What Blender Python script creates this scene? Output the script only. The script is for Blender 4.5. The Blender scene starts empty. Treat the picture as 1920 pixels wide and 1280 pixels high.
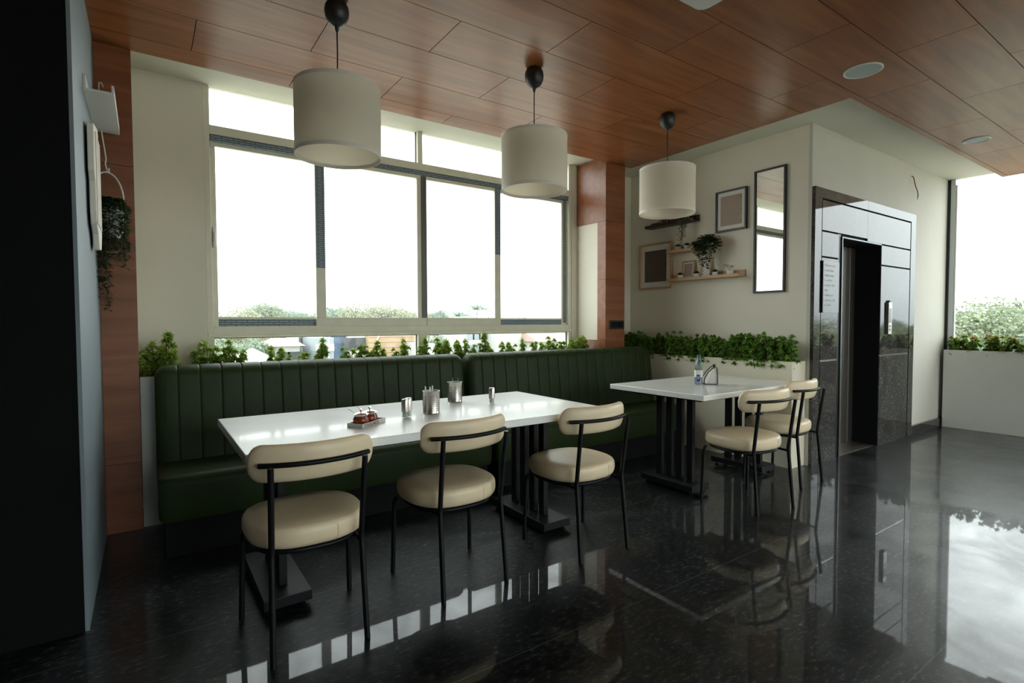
import bpy, math, random
from mathutils import Vector, Matrix
from math import sin, cos, pi, radians as R

random.seed(7)
SC = bpy.context.scene
COL = SC.collection
CAM_H = 1.27
ZC = 2.92          # underside of the timber ceiling
ZS = 2.99          # underside of the plaster slab above it

# ------------------------------------------------------------------ camera
cam = bpy.data.cameras.new('camera'); cam.sensor_width = 36; cam.lens = 18.6
cam.clip_start = 0.05; cam.clip_end = 3000
co = bpy.data.objects.new('camera', cam); COL.objects.link(co); SC.camera = co
yaw, pit, rol = 0.6051, -0.0350, -0.0030
f = Vector((sin(yaw)*cos(pit), cos(yaw)*cos(pit), sin(pit)))
rt = Vector((cos(yaw), -sin(yaw), 0)); up = rt.cross(f)
rt, up = rt*cos(rol)+up*sin(rol), up*cos(rol)-rt*sin(rol)
m = Matrix((rt, up, -f)).transposed().to_4x4(); m.translation = (0, 0, CAM_H)
co.matrix_world = m

# ------------------------------------------------------------------ sky, exposure
SC.view_settings.view_transform = 'Standard'; SC.view_settings.look = 'None'
SC.view_settings.exposure = 0.52; SC.view_settings.gamma = 1.0
SC.view_settings.use_curve_mapping = False
w = bpy.data.worlds.new('overcast_sky'); SC.world = w; w.use_nodes = True
nt = w.node_tree; nt.nodes.clear()
SKY = 1.25
out = nt.nodes.new('ShaderNodeOutputWorld'); bg = nt.nodes.new('ShaderNodeBackground')
tc = nt.nodes.new('ShaderNodeTexCoord'); sx = nt.nodes.new('ShaderNodeSeparateXYZ')
cr = nt.nodes.new('ShaderNodeValToRGB')
e = cr.color_ramp.elements
e[0].position = 0.0; e[0].color = (1.42, 1.56, 1.60, 1)
e[1].position = 1.0; e[1].color = (4.5, 4.75, 4.75, 1)
for p, c in ((0.05, (1.9, 2.06, 2.10)), (0.14, (2.35, 2.50, 2.54)), (0.24, (2.7, 2.86, 2.9)), (0.5, (3.5, 3.7, 3.72))):
    k = e.new(p); k.color = (*c, 1)
nt.links.new(tc.outputs['Generated'], sx.inputs[0]); nt.links.new(sx.outputs['Z'], cr.inputs[0])
nt.links.new(cr.outputs[0], bg.inputs[0]); bg.inputs[1].default_value = SKY
nt.links.new(bg.outputs[0], out.inputs[0])

# ------------------------------------------------------------------ materials
def nmat(name):
    m = bpy.data.materials.new(name); m.use_nodes = True
    return m, m.node_tree, m.node_tree.nodes['Principled BSDF']
def mat(name, col, rough=.5, metal=0, spec=.5, bump=0, bscale=40, var=0, vscale=6, coat=0, sheen=0):
    m, t, b = nmat(name)
    b.inputs['Base Color'].default_value = (*col, 1); b.inputs['Roughness'].default_value = rough
    b.inputs['Metallic'].default_value = metal; b.inputs['Specular IOR Level'].default_value = spec
    b.inputs['Coat Weight'].default_value = coat; b.inputs['Coat Roughness'].default_value = .08
    tcn = t.nodes.new('ShaderNodeTexCoord')
    if var:
        n = t.nodes.new('ShaderNodeTexNoise'); n.inputs['Scale'].default_value = vscale; n.inputs['Detail'].default_value = 5
        t.links.new(tcn.outputs['Object'], n.inputs['Vector'])
        r = t.nodes.new('ShaderNodeValToRGB')
        r.color_ramp.elements[0].position = .3; r.color_ramp.elements[1].position = .7
        r.color_ramp.elements[0].color = (*[c*(1-var) for c in col], 1); r.color_ramp.elements[1].color = (*[min(1, c*(1+var)) for c in col], 1)
        t.links.new(n.outputs['Fac'], r.inputs[0]); t.links.new(r.outputs[0], b.inputs['Base Color'])
    if bump:
        n2 = t.nodes.new('ShaderNodeTexNoise'); n2.inputs['Scale'].default_value = bscale; n2.inputs['Detail'].default_value = 4
        t.links.new(tcn.outputs['Object'], n2.inputs['Vector'])
        bp = t.nodes.new('ShaderNodeBump'); bp.inputs['Strength'].default_value = bump; bp.inputs['Distance'].default_value = .01
        t.links.new(n2.outputs['Fac'], bp.inputs['Height']); t.links.new(bp.outputs[0], b.inputs['Normal'])
    return m
def wood(name, dark, light, rough, axis, tile=False, gs=1.0):
    m, t, b = nmat(name); N = t.nodes.new; L = t.links.new
    tcn = N('ShaderNodeTexCoord'); mp = N('ShaderNodeMapping')
    s = [9*gs, 9*gs, 9*gs]; s[axis] = .8*gs; mp.inputs['Scale'].default_value = s
    L(tcn.outputs['Object'], mp.inputs[0]); vec = mp.outputs[0]
    if tile:
        at = N('ShaderNodeAttribute'); at.attribute_name = 'tile'
        ml = N('ShaderNodeMath'); ml.operation = 'MULTIPLY'; ml.inputs[1].default_value = 37
        L(at.outputs['Fac'], ml.inputs[0]); ad = N('ShaderNodeVectorMath'); L(vec, ad.inputs[0]); L(ml.outputs[0], ad.inputs[1]); vec = ad.outputs[0]
    n = N('ShaderNodeTexNoise'); n.inputs['Scale'].default_value = 1.6; n.inputs['Detail'].default_value = 8; n.inputs['Distortion'].default_value = .6
    L(vec, n.inputs['Vector'])
    r = N('ShaderNodeValToRGB'); r.color_ramp.elements[0].position = .32; r.color_ramp.elements[1].position = .7
    r.color_ramp.elements[0].color = (*dark, 1); r.color_ramp.elements[1].color = (*light, 1)
    L(n.outputs['Fac'], r.inputs[0]); L(r.outputs[0], b.inputs['Base Color'])
    b.inputs['Roughness'].default_value = rough
    return m
M = {}
M['ceiling_wood'] = wood('laminate_wood_ceiling', (.20, .062, .019), (.36, .128, .045), .31, 0, True)
M['column_wood'] = wood('laminate_wood_column', (.19, .056, .019), (.30, .105, .04), .36, 0)
M['oak'] = wood('oak_shelf', (.42, .25, .12), (.58, .37, .2), .5, 1, gs=3)
M['darkwood'] = wood('dark_brown_shelf', (.03, .018, .012), (.05, .03, .02), .45, 1, gs=3)
M['gap'] = mat('black_gap', (.01, .008, .007), .9)
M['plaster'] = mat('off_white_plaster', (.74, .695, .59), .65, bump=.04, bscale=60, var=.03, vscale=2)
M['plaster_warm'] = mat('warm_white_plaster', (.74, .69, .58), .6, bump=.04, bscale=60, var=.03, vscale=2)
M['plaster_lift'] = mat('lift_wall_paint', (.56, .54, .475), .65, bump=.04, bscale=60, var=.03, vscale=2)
M['slab'] = mat('white_slab_paint', (.66, .65, .56), .7, bump=.03)
M['bluegrey'] = mat('blue_grey_wall_paint', (.20, .25, .275), .55, bump=.03, bscale=80)
M['black_wall'] = mat('black_wall_paint', (.005, .0055, .006), .8, spec=.15)
M['dim_wall'] = mat('rear_wall_paint', (.38, .33, .26), .8)
M['cream_panel'] = mat('cream_laminate_panel', (.76, .71, .56), .35, var=.02)
M['white_panel'] = mat('white_planter_panel', (.64, .65, .59), .4, var=.02)
M['leather_green'] = mat('dark_green_leather', (.022, .036, .010), .50, spec=.2, bump=.08, bscale=220, var=.1, vscale=8)
M['leather_cream'] = mat('cream_leather', (.85, .70, .47), .36, bump=.06, bscale=200, var=.04, vscale=9)
M['black_metal'] = mat('black_powder_coat', (.006, .006, .007), .42, metal=.0, spec=.2)
M['plinth'] = mat('black_plinth', (.006, .006, .006), .7, spec=.15)
M['quartz'] = mat('white_quartz_top', (.88, .88, .84), .34, spec=.6, var=.05, vscale=5, coat=.6)
M['steel'] = mat('brushed_steel', (.50, .48, .44), .30, metal=1)
M['chrome'] = mat('polished_chrome', (.8, .8, .8), .08, metal=1)
M['dark_steel'] = mat('dark_lift_steel', (.34, .31, .28), .38, metal=1)
M['trim_steel'] = mat('dull_steel_trim', (.20, .22, .23), .4, metal=1)
M['alu'] = mat('aluminium_frame', (.62, .67, .70), .4, metal=.3)
M['frame_cream'] = mat('cream_painted_window_frame', (.76, .73, .60), .45, var=.05, vscale=10)
M['frame_dark'] = mat('dark_brown_window_profile', (.10, .09, .08), .4)
M['gasket'] = mat('black_gasket', (.015, .02, .022), .5)
M['fabric_white'] = None
M['soil'] = mat('dark_soil', (.02, .015, .01), .9, bump=.5, bscale=80)
M['white_plastic'] = mat('white_plastic', (.7, .7, .68), .4)
M['grille'] = mat('speaker_grille', (.48, .55, .56), .6, bump=.2, bscale=400)
M['black_plastic'] = mat('black_plastic', (.015, .015, .016), .4)
M['ceramic'] = mat('white_ceramic', (.70, .70, .66), .3)
M['paper'] = mat('white_paper_mat', (.72, .70, .66), .8)
M['art_beige'] = mat('beige_print', (.36, .27, .22), .6, var=.1, vscale=4)
M['art_brown'] = mat('dark_brown_print', (.10, .07, .055), .6, var=.1, vscale=4)
M['mirror'] = mat('mirror_silver', (.86, .88, .86), .01, metal=1)
M['red_sauce'] = mat('red_brown_sauce', (.22, .035, .012), .12, var=.2, vscale=60)
M['tray_brown'] = mat('dark_brown_tray_inside', (.08, .015, .01), .5)
M['tray_paper'] = mat('cream_tray_side', (.62, .60, .54), .5)
M['ink'] = mat('black_ink', (.01, .01, .01), .6)
M['blue_label'] = mat('blue_label', (.015, .03, .30), .4)
M['blue_cap'] = mat('blue_cap', (.02, .08, .45), .35)
M['copper'] = mat('copper_wire', (.25, .06, .03), .5)
M['sign_grey'] = mat('grey_sign_panel', (.20, .21, .21), .12)
M['sign_text'] = mat('white_sign_lettering', (.62, .64, .62), .5)
M['bark'] = mat('bark', (.09, .06, .04), .9, bump=.5, bscale=10)
M['road'] = mat('pale_ground', (.32, .30, .25), .95, var=.35, vscale=.05)
M['bwhite'] = mat('white_building_paint', (.34, .34, .33), .8, var=.06, vscale=.4)
M['bblue'] = mat('blue_corrugated_sheet', (.07, .11, .18), .6, var=.1, vscale=1)
M['byellow'] = mat('ochre_building_paint', (.27, .19, .10), .8, var=.1, vscale=.4)
M['bpink'] = mat('pink_tile_roof', (.27, .19, .16), .8, var=.1, vscale=.6)
M['bdark'] = mat('dark_window_opening', (.03, .035, .04), .3)
M['bpale'] = mat('pale_blue_roof_sheet', (.17, .20, .22), .6, var=.05)

def leaf_mat(name, c1, c2, trans=.35, rough=.4):
    m, t, b = nmat(name); N = t.nodes.new; L = t.links.new
    b.inputs['Roughness'].default_value = rough
    g = N('ShaderNodeNewGeometry'); r = N('ShaderNodeValToRGB')
    r.color_ramp.elements[0].color = (*c1, 1); r.color_ramp.elements[1].color = (*c2, 1)
    L(g.outputs['Random Per Island'], r.inputs[0]); L(r.outputs[0], b.inputs['Base Color'])
    tr = N('ShaderNodeBsdfTranslucent'); L(r.outputs[0], tr.inputs[0])
    mx = N('ShaderNodeMixShader'); mx.inputs[0].default_value = trans
    o = t.nodes['Material Output']; L(b.outputs[0], mx.inputs[1]); L(tr.outputs[0], mx.inputs[2]); L(mx.outputs[0], o.inputs[0])
    return m
M['leaf'] = leaf_mat('box_leaf', (.16, .28, .04), (.46, .58, .13), .5)
M['leaf_hedge'] = leaf_mat('hedge_leaf', (.07, .19, .02), (.34, .58, .10), .35)
M['leaf_bright'] = leaf_mat('bright_leaf', (.06, .16, .02), (.30, .42, .06), .4)
M['leaf_tip'] = leaf_mat('pink_leaf_tip', (.45, .10, .08), (.5, .25, .1), .3)
M['leaf_dark'] = leaf_mat('dark_ivy_leaf', (.010, .032, .010), (.04, .10, .025), .25, .6)
M['leaf_pale'] = leaf_mat('pale_trailing_leaf', (.07, .11, .05), (.14, .19, .09), .25)
M['hazed_leaf'] = leaf_mat('hazed_leaf', (.12, .155, .09), (.26, .29, .19), .3, .8)  # outdoor leaf colours greyed: aerial haze is painted into the foliage
M['hazed_leaf2'] = leaf_mat('hazed_olive_leaf', (.16, .175, .10), (.30, .30, .20), .3, .8)
M['hazed_leaf3'] = leaf_mat('hazed_blue_green_leaf', (.10, .145, .10), (.20, .25, .18), .3, .8)

def glass(name, tint=(.97, .99, .98), base=.0, fres=1.0):
    m = bpy.data.materials.new(name); m.use_nodes = True; t = m.node_tree; t.nodes.clear(); N = t.nodes.new; L = t.links.new
    o = N('ShaderNodeOutputMaterial'); tr = N('ShaderNodeBsdfTransparent'); tr.inputs[0].default_value = (*tint, 1)
    gl = N('ShaderNodeBsdfGlossy'); gl.inputs['Roughness'].default_value = .02
    fr = N('ShaderNodeFresnel'); ge = N('ShaderNodeNewGeometry'); mr = N('ShaderNodeMapRange')
    mr.inputs[3].default_value = 1.45; mr.inputs[4].default_value = 1/1.45; L(ge.outputs['Backfacing'], mr.inputs[0]); L(mr.outputs[0], fr.inputs[0])
    mx = N('ShaderNodeMixShader'); L(fr.outputs[0], mx.inputs[0]); L(tr.outputs[0], mx.inputs[1]); L(gl.outputs[0], mx.inputs[2]); L(mx.outputs[0], o.inputs[0])
    return m
M['glass'] = glass('window_glass')
M['clear'] = glass('clear_jar_glass', (.90, .93, .92))
M['water'] = glass('water_bottle_plastic', (.80, .85, .88))

# lamp shade fabric: diffuse + translucent
def shade_mat():
    m, t, b = nmat('white_linen_shade'); N = t.nodes.new; L = t.links.new
    b.inputs['Base Color'].default_value = (.90, .86, .78, 1); b.inputs['Roughness'].default_value = .85
    tr = N('ShaderNodeBsdfTranslucent'); tr.inputs[0].default_value = (.92, .88, .78, 1)
    mx = N('ShaderNodeMixShader'); mx.inputs[0].default_value = .48
    wv = N('ShaderNodeTexNoise'); wv.inputs['Scale'].default_value = 300
    tcn = N('ShaderNodeTexCoord'); L(tcn.outputs['Object'], wv.inputs['Vector'])
    bp = N('ShaderNodeBump'); bp.inputs['Strength'].default_value = .1; L(wv.outputs['Fac'], bp.inputs['Height']); L(bp.outputs[0], b.inputs['Normal'])
    L(b.outputs[0], mx.inputs[1]); L(tr.outputs[0], mx.inputs[2]); L(mx.outputs[0], t.nodes['Material Output'].inputs[0])
    return m
M['fabric_white'] = shade_mat()
M['trim_white'] = mat('shade_trim', (.80, .76, .68), .7)

# protective film on the window rails (blue-grey, printed brick-like marks)
def film_mat():
    m, t, b = nmat('printed_protective_film'); N = t.nodes.new; L = t.links.new
    tcn = N('ShaderNodeTexCoord'); sp = N('ShaderNodeSeparateXYZ'); L(tcn.outputs['Object'], sp.inputs[0])
    cb = N('ShaderNodeCombineXYZ'); L(sp.outputs['X'], cb.inputs[0]); L(sp.outputs['Z'], cb.inputs[1])
    br = N('ShaderNodeTexBrick'); L(cb.outputs[0], br.inputs['Vector'])
    br.inputs['Color1'].default_value = (.22, .29, .33, 1); br.inputs['Color2'].default_value = (.27, .33, .36, 1)
    br.inputs['Mortar'].default_value = (.03, .05, .08, 1); br.inputs['Scale'].default_value = 1
    br.inputs['Brick Width'].default_value = .075; br.inputs['Row Height'].default_value = .016; br.inputs['Mortar Size'].default_value = .0022
    L(br.outputs['Color'], b.inputs['Base Color']); b.inputs['Roughness'].default_value = .5
    return m
M['film'] = film_mat()

# polished granite floor
def granite(name, c0, c1, c2, rough, joints=None, spec=.5, haze=False, sc=28, pk=.74):
    m, t, b = nmat(name); N = t.nodes.new; L = t.links.new
    tcn = N('ShaderNodeTexCoord')
    n = N('ShaderNodeTexNoise'); n.inputs['Scale'].default_value = sc; n.inputs['Detail'].default_value = 10; n.inputs['Roughness'].default_value = .75
    mp = N('ShaderNodeMapping'); mp.inputs['Scale'].default_value = (.6, 1.3, 1.3) ; L(tcn.outputs['Object'], mp.inputs[0]); L(mp.outputs[0], n.inputs['Vector'])
    r = N('ShaderNodeValToRGB'); el = r.color_ramp.elements
    el[0].position = .40; el[0].color = (*c0, 1); el[1].position = pk; el[1].color = (*c2, 1)
    k = el.new(.55); k.color = (*c1, 1); L(n.outputs['Fac'], r.inputs[0])
    n2 = N('ShaderNodeTexNoise'); n2.inputs['Scale'].default_value = 2.2; n2.inputs['Detail'].default_value = 9; n2.inputs['Distortion'].default_value = 1.5
    L(tcn.outputs['Object'], n2.inputs['Vector'])
    r2 = N('ShaderNodeValToRGB'); r2.color_ramp.elements[0].position = .35; r2.color_ramp.elements[1].position = .7
    r2.color_ramp.elements[0].color = (.55, .55, .55, 1); r2.color_ramp.elements[1].color = (1.5, 1.5, 1.5, 1); L(n2.outputs['Fac'], r2.inputs[0])
    mu = N('ShaderNodeMix'); mu.data_type = 'RGBA'; mu.blend_type = 'MULTIPLY'; mu.inputs[0].default_value = 1
    L(r.outputs[0], mu.inputs[6]); L(r2.outputs[0], mu.inputs[7]); colr = mu.outputs[2]
    # worn polish: roughness varies
    rr = N('ShaderNodeMapRange'); rr.inputs[1].default_value = .3; rr.inputs[2].default_value = .75; rr.inputs[3].default_value = rough; rr.inputs[4].default_value = rough*2.2
    L(n2.outputs['Fac'], rr.inputs[0]); L(rr.outputs[0], b.inputs['Roughness'])
    if joints:
        br = N('ShaderNodeTexBrick'); mp2 = N('ShaderNodeMapping'); mp2.inputs['Location'].default_value = joints[2]
        L(tcn.outputs['Object'], mp2.inputs[0]); L(mp2.outputs[0], br.inputs['Vector'])
        br.offset = 0; br.inputs['Scale'].default_value = 1; br.inputs['Brick Width'].default_value = joints[0]; br.inputs['Row Height'].default_value = joints[1]
        br.inputs['Mortar Size'].default_value = .0018; br.inputs['Mortar Smooth'].default_value = 0
        m3 = N('ShaderNodeMix'); m3.data_type = 'RGBA'; L(br.outputs['Fac'], m3.inputs[0]); L(colr, m3.inputs[6]); m3.inputs[7].default_value = (.07, .075, .075, 1)
        colr = m3.outputs[2]
        bp = N('ShaderNodeBump'); bp.invert = True; bp.inputs['Strength'].default_value = .3; bp.inputs['Distance'].default_value = .002
        L(br.outputs['Fac'], bp.inputs['Height']); L(bp.outputs[0], b.inputs['Normal'])
    L(colr, b.inputs['Base Color']); b.inputs['Specular IOR Level'].default_value = spec
    if haze:
        b.inputs['Coat Weight'].default_value = 1.0; b.inputs['Coat Roughness'].default_value = .025; b.inputs['Coat IOR'].default_value = 1.28; b.inputs['Specular IOR Level'].default_value = .16
        cw_ = N('ShaderNodeMapRange'); cw_.inputs[1].default_value = .35; cw_.inputs[2].default_value = .65; cw_.inputs[3].default_value = 1.0; cw_.inputs[4].default_value = .62; L(n2.outputs['Fac'], cw_.inputs[0]); L(cw_.outputs[0], b.inputs['Coat Weight'])
        rr.inputs[3].default_value = .28; rr.inputs[4].default_value = .5
    return m
M['floor'] = granite('polished_dark_granite', (.002, .003, .004), (.012, .015, .017), (.17, .155, .125), .035, (6.0, .915, (-4.35, -.706+.915, 0)), .36, True, 42, .72)
M['marble'] = granite('polished_black_granite_cladding', (.016, .015, .014), (.05, .047, .044), (.17, .16, .15), .02, spec=.6, sc=60, pk=.72)

# ------------------------------------------------------------------ mesh helpers
class MB:
    def __init__(s): s.v = []; s.f = []; s.mi = []; s.cur = 0
    def add(s, vs, fs):
        n = len(s.v); s.v += [tuple(v) for v in vs]; s.f += [tuple(n+i for i in f) for f in fs]; s.mi += [s.cur]*len(fs); return s
    def box(s, x0, x1, y0, y1, z0, z1):
        v = [(x, y, z) for z in (z0, z1) for y in (y0, y1) for x in (x0, x1)]
        return s.add(v, [(0, 2, 3, 1), (4, 5, 7, 6), (0, 1, 5, 4), (2, 6, 7, 3), (0, 4, 6, 2), (1, 3, 7, 5)])
    def cbox(s, c, d): return s.box(c[0]-d[0]/2, c[0]+d[0]/2, c[1]-d[1]/2, c[1]+d[1]/2, c[2]-d[2]/2, c[2]+d[2]/2)
    def tube(s, pts, r, n=10, cap=True, closed=False):
        P = [Vector(p) for p in pts]; k = len(P); rs = r if isinstance(r, (list, tuple)) else [r]*k
        vs = []; prev = None
        for i in range(k):
            if closed: t = (P[(i+1) % k]-P[i-1])
            else: t = P[min(i+1, k-1)]-P[max(i-1, 0)]
            t.normalize()
            if prev is None:
                a = Vector((0, 0, 1)) if abs(t.z) < .9 else Vector((1, 0, 0)); u = t.cross(a).normalized()
            else: u = (prev-t*prev.dot(t)).normalized()
            prev = u; w2 = t.cross(u)
            vs += [P[i]+(u*cos(2*pi*j/n)+w2*sin(2*pi*j/n))*rs[i] for j in range(n)]
        fs = []
        for i in range(k if closed else k-1):
            a = i*n; b = ((i+1) % k)*n
            fs += [(a+j, a+(j+1) % n, b+(j+1) % n, b+j) for j in range(n)]
        if cap and not closed: fs += [tuple(reversed(range(n))), tuple(range((k-1)*n, k*n))]
        return s.add(vs, fs)
    def lathe(s, prof, n=32, c=(0, 0, 0), axis='z', closed=False):
        vs = []
        for r, z in prof:
            for j in range(n):
                a = 2*pi*j/n
                p = (r*cos(a), r*sin(a), z)
                vs.append((c[0]+p[0], c[1]+p[1], c[2]+p[2]))
        k = len(prof); fs = []
        for i in range(k if closed else k-1):
            a = i*n; b = ((i+1) % k)*n
            fs += [(a+j, a+(j+1) % n, b+(j+1) % n, b+j) for j in range(n)]
        if not closed:
            if prof[0][0] > 1e-6: fs.append(tuple(reversed(range(n))))
            if prof[-1][0] > 1e-6: fs.append(tuple(range((k-1)*n, k*n)))
        return s.add(vs, fs)
    def grid(s, rows, closeu=False, closev=False):
        nr = len(rows); nc = len(rows[0]); vs = [p for r in rows for p in r]; fs = []
        for i in range(nr if closeu else nr-1):
            for j in range(nc if closev else nc-1):
                i2 = (i+1) % nr; j2 = (j+1) % nc
                fs.append((i*nc+j, i*nc+j2, i2*nc+j2, i2*nc+j))
        return s.add(vs, fs)
    def prism(s, poly, z0, z1, axis=2):
        n = len(poly)
        def P(a, b, c): return {2: (a, b, c), 0: (c, a, b), 1: (a, c, b)}[axis]
        vs = [P(a, b, z0) for a, b in poly]+[P(a, b, z1) for a, b in poly]
        fs = [tuple(range(n)), tuple(range(2*n-1, n-1, -1))]+[(i, i+n, (i+1) % n+n, (i+1) % n) for i in range(n)]
        return s.add(vs, fs)
    def leaf(s, p, d, upv, l, w2, bend=.15):
        p = Vector(p); d = Vector(d).normalized(); sd = d.cross(Vector(upv))
        if sd.length < 1e-4: sd = d.cross(Vector((1, 0, .3)))
        sd.normalize(); nn = sd.cross(d)
        return s.add([p, p+d*l*.45+sd*w2+nn*bend*l*.3, p+d*l-nn*bend*l*.4, p+d*l*.45-sd*w2+nn*bend*l*.3, p+d*l*.5], [(0, 3, 4), (0, 4, 1), (3, 2, 4), (4, 2, 1)])
    def mesh(s, name, mats):
        me = bpy.data.meshes.new(name); me.from_pydata(s.v, [], s.f); me.update()
        for mm in mats: me.materials.append(mm)
        if any(s.mi): me.polygons.foreach_set('material_index', s.mi)
        return me
def link(o): COL.objects.link(o); return o
def obj(name, mb, mt, parent=None, smooth=False, bevel=0, loc=None, seg=2, recalc=True):
    mts = mt if isinstance(mt, (list, tuple)) else [mt]
    mts = [M[x] if isinstance(x, str) else x for x in mts]
    me = mb.mesh(name, mts)
    if recalc:
        import bmesh
        b = bmesh.new(); b.from_mesh(me); bmesh.ops.recalc_face_normals(b, faces=b.faces); b.to_mesh(me); b.free()
    o = link(bpy.data.objects.new(name, me))
    if parent: o.parent = parent
    if loc: o.location = loc
    if bevel:
        bv = o.modifiers.new('bevel', 'BEVEL'); bv.width = bevel; bv.segments = seg; bv.limit_method = 'ANGLE'; bv.angle_limit = R(40)
        bv.harden_normals = False
    if smooth:
        me.polygons.foreach_set('use_smooth', [True]*len(me.polygons))
        if smooth == 'auto':
            me.set_sharp_from_angle(angle=R(38))
    return o
def tag(o, label=None, cat=None, group=None, kind=None):
    if label: o['label'] = label
    if cat: o['category'] = cat
    if group: o['group'] = group
    if kind: o['kind'] = kind
    return o
def thing(name, label, cat, loc=(0, 0, 0), rz=0, group=None):
    o = link(bpy.data.objects.new(name, None)); o.location = loc; o.rotation_euler = (0, 0, rz); o.empty_display_size = .1
    return tag(o, label, cat, group)
def struct(name, mb, mt, parent=None, **k):
    o = obj(name, mb, mt, parent, **k)
    if parent is None: o['kind'] = 'structure'
    return o
def copy_tree(o, parent=None):
    kids = [c for c in bpy.data.objects if c.parent == o]
    c = o.copy(); COL.objects.link(c); c.parent = parent
    for k in kids: copy_tree(k, c)
    return c
def place(proto, used, loc, rz, label, group=None, scale=None):
    o = copy_tree(proto) if used else proto
    o.location = loc; o.rotation_euler = (0, 0, rz); o['label'] = label
    if group: o['group'] = group
    if scale: o.scale = (scale,)*3 if not isinstance(scale, tuple) else scale
    return o

# ================================================================== STRUCTURE
struct('floor', MB().box(-4.2, 8.16, -3.7, 4.65, -.12, 0), 'floor')

# timber-look ceiling: 1.19 x 0.40 m boards laid half bond, 3 mm open joints
def ceiling():
    mb = MB(); ids = []; W = .3997; L = 1.19; g = .0022; y0 = 3.782; rnd = random.Random(3)
    regs = [(-4.2, 4.312, -3.7, 3.985), (4.312, 8.1, -3.7, 1.835)]
    for i in range(-1, 19):
        ya, yb = y0-(i+1)*W+g, y0-i*W-g
        off = .2633+.5956*i
        n0 = int((-4.2-off)/L)-2
        for n in range(n0, n0+16):
            xa, xb = off+n*L+g, off+(n+1)*L-g; tid = rnd.random()
            for (rx0, rx1, ry0, ry1) in regs:
                a, b, c, d = max(xa, rx0), min(xb, rx1), max(ya, ry0), min(yb, ry1)
                if b-a > .001 and d-c > .001:
                    mb.box(a, b, c, d, ZC, ZC+.012); ids += [tid]*6
    me = mb.mesh('ceiling', [M['ceiling_wood']])
    at = me.attributes.new('tile', 'FLOAT', 'FACE'); at.data.foreach_set('value', ids)
    o = link(bpy.data.objects.new('ceiling', me)); o['kind'] = 'structure'
    bk = MB().box(-4.2, 4.311, -3.7, 3.984, ZC+.013, ZC+.055).box(4.311, 8.1, -3.7, 1.834, ZC+.013, ZC+.055)
    obj('backing_board', bk, 'gap', o)
ceiling()
struct('ceiling', MB().box(-4.2, 8.16, -3.7, 4.50, ZS, ZS+.2), 'slab')

# window wall, with the opening for window_1
X0, X1, WB, WT = .368, 3.86, .93, 2.989
YW = 4.42
struct('wall_north', MB().box(-4.2, X0, YW, 4.65, 0, ZS).box(X1, 4.95, YW, 4.65, 0, ZS).box(X0, X1, YW, 4.65, 0, WB), 'plaster')
# right alcove wall and lift wall
struct('wall_alcove', MB().box(4.785, 4.95, 2.3601, YW, 0, ZS), 'plaster_warm')
LW = MB().box(4.785, 4.95, 2.33, 2.36, 0, ZS).box(4.95, 5.32, 2.33, 2.75, 0, ZS).box(6.15, 8.16, 2.33, 2.75, 0, ZS).box(5.32, 6.15, 2.33, 2.75, 2.045, ZS)
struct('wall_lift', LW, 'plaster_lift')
struct('wall_east', MB().box(8.06, 8.16, -3.7, -1.5, 0, ZS), 'dim_wall')
struct('wall_south', MB().box(-4.2, .4, -3.82, -3.7, 0, ZS).box(7.9, 8.16, -3.82, -3.7, 0, ZS).box(.4, 7.9, -3.82, -3.7, 0, .2).box(.4, 7.9, -3.82, -3.7, 2.85, ZS), 'dim_wall')
w3 = MB(); w3.box(.4, 7.9, -3.80, -3.74, .2, .25).box(.4, 7.9, -3.80, -3.74, 2.80, 2.85)
for k in range(5): w3.box(.4+k*1.8625, .45+k*1.8625, -3.80, -3.74, .25, 2.80)
fill_win = struct('fill_window', w3, 'alu')  # unseen glazing behind the camera, added and sized for fill light
for k in range(4): obj('window_pane', MB().box(.45+k*1.8625, 2.2625+k*1.8625, -3.775, -3.77, .25, 2.80), 'glass', fill_win)
struct('wall_west', MB().box(-4.3, -4.2, -3.7, 4.65, 0, ZS), 'dim_wall')
# left return wall: blue-grey on the dining side, black towards the room
wl = MB(); wl.box(-4.2, -.235, 2.765, 4.42, 0, ZC); struct('wall_left', wl, 'black_wall')
struct('wall_dining_left', MB().box(-.234, -.22, 2.77, 3.989, 0, ZC), 'bluegrey')

# timber clad columns
def boards(mb, x0, x1, y0, y1, zs):
    for a, b in zip(zs[:-1], zs[1:]): mb.box(x0, x1, y0, y1, a+.0015, b-.0015)
    return mb
c1 = struct('trim_1', MB().box(-.219, -.045, 3.99, YW-.001, 0, ZS-.001), 'plaster')
obj('wood_cladding', boards(MB(), -.219, -.04, 3.97, 3.989, [0, .42, 1.02, 1.62, 2.22, ZC]), 'column_wood', c1)
c2 = struct('trim_2', MB().box(3.936, 4.2, 3.99, YW-.001, 0, ZS-.001), 'plaster_warm')
cl = MB(); boards(cl, 3.926, 4.207, 3.97, 3.989, [0, .56, 1.09, 1.72, 2.325, ZC])
boards(cl, 3.926, 3.9355, 3.99, 4.09, [1.09, 1.72, 2.325]); boards(cl, 3.926, 3.9355, 3.99, 4.415, [2.325, ZS-.002]); boards(cl, 3.926, 3.9355, 3.99, 4.415, [0, .56, 1.09])
obj('wood_cladding', cl, 'column_wood', c2)
# skirting
struct('baseboard_lift', MB().box(7.035, 8.06, 2.30, 2.329, 0, .10), 'marble')

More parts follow.
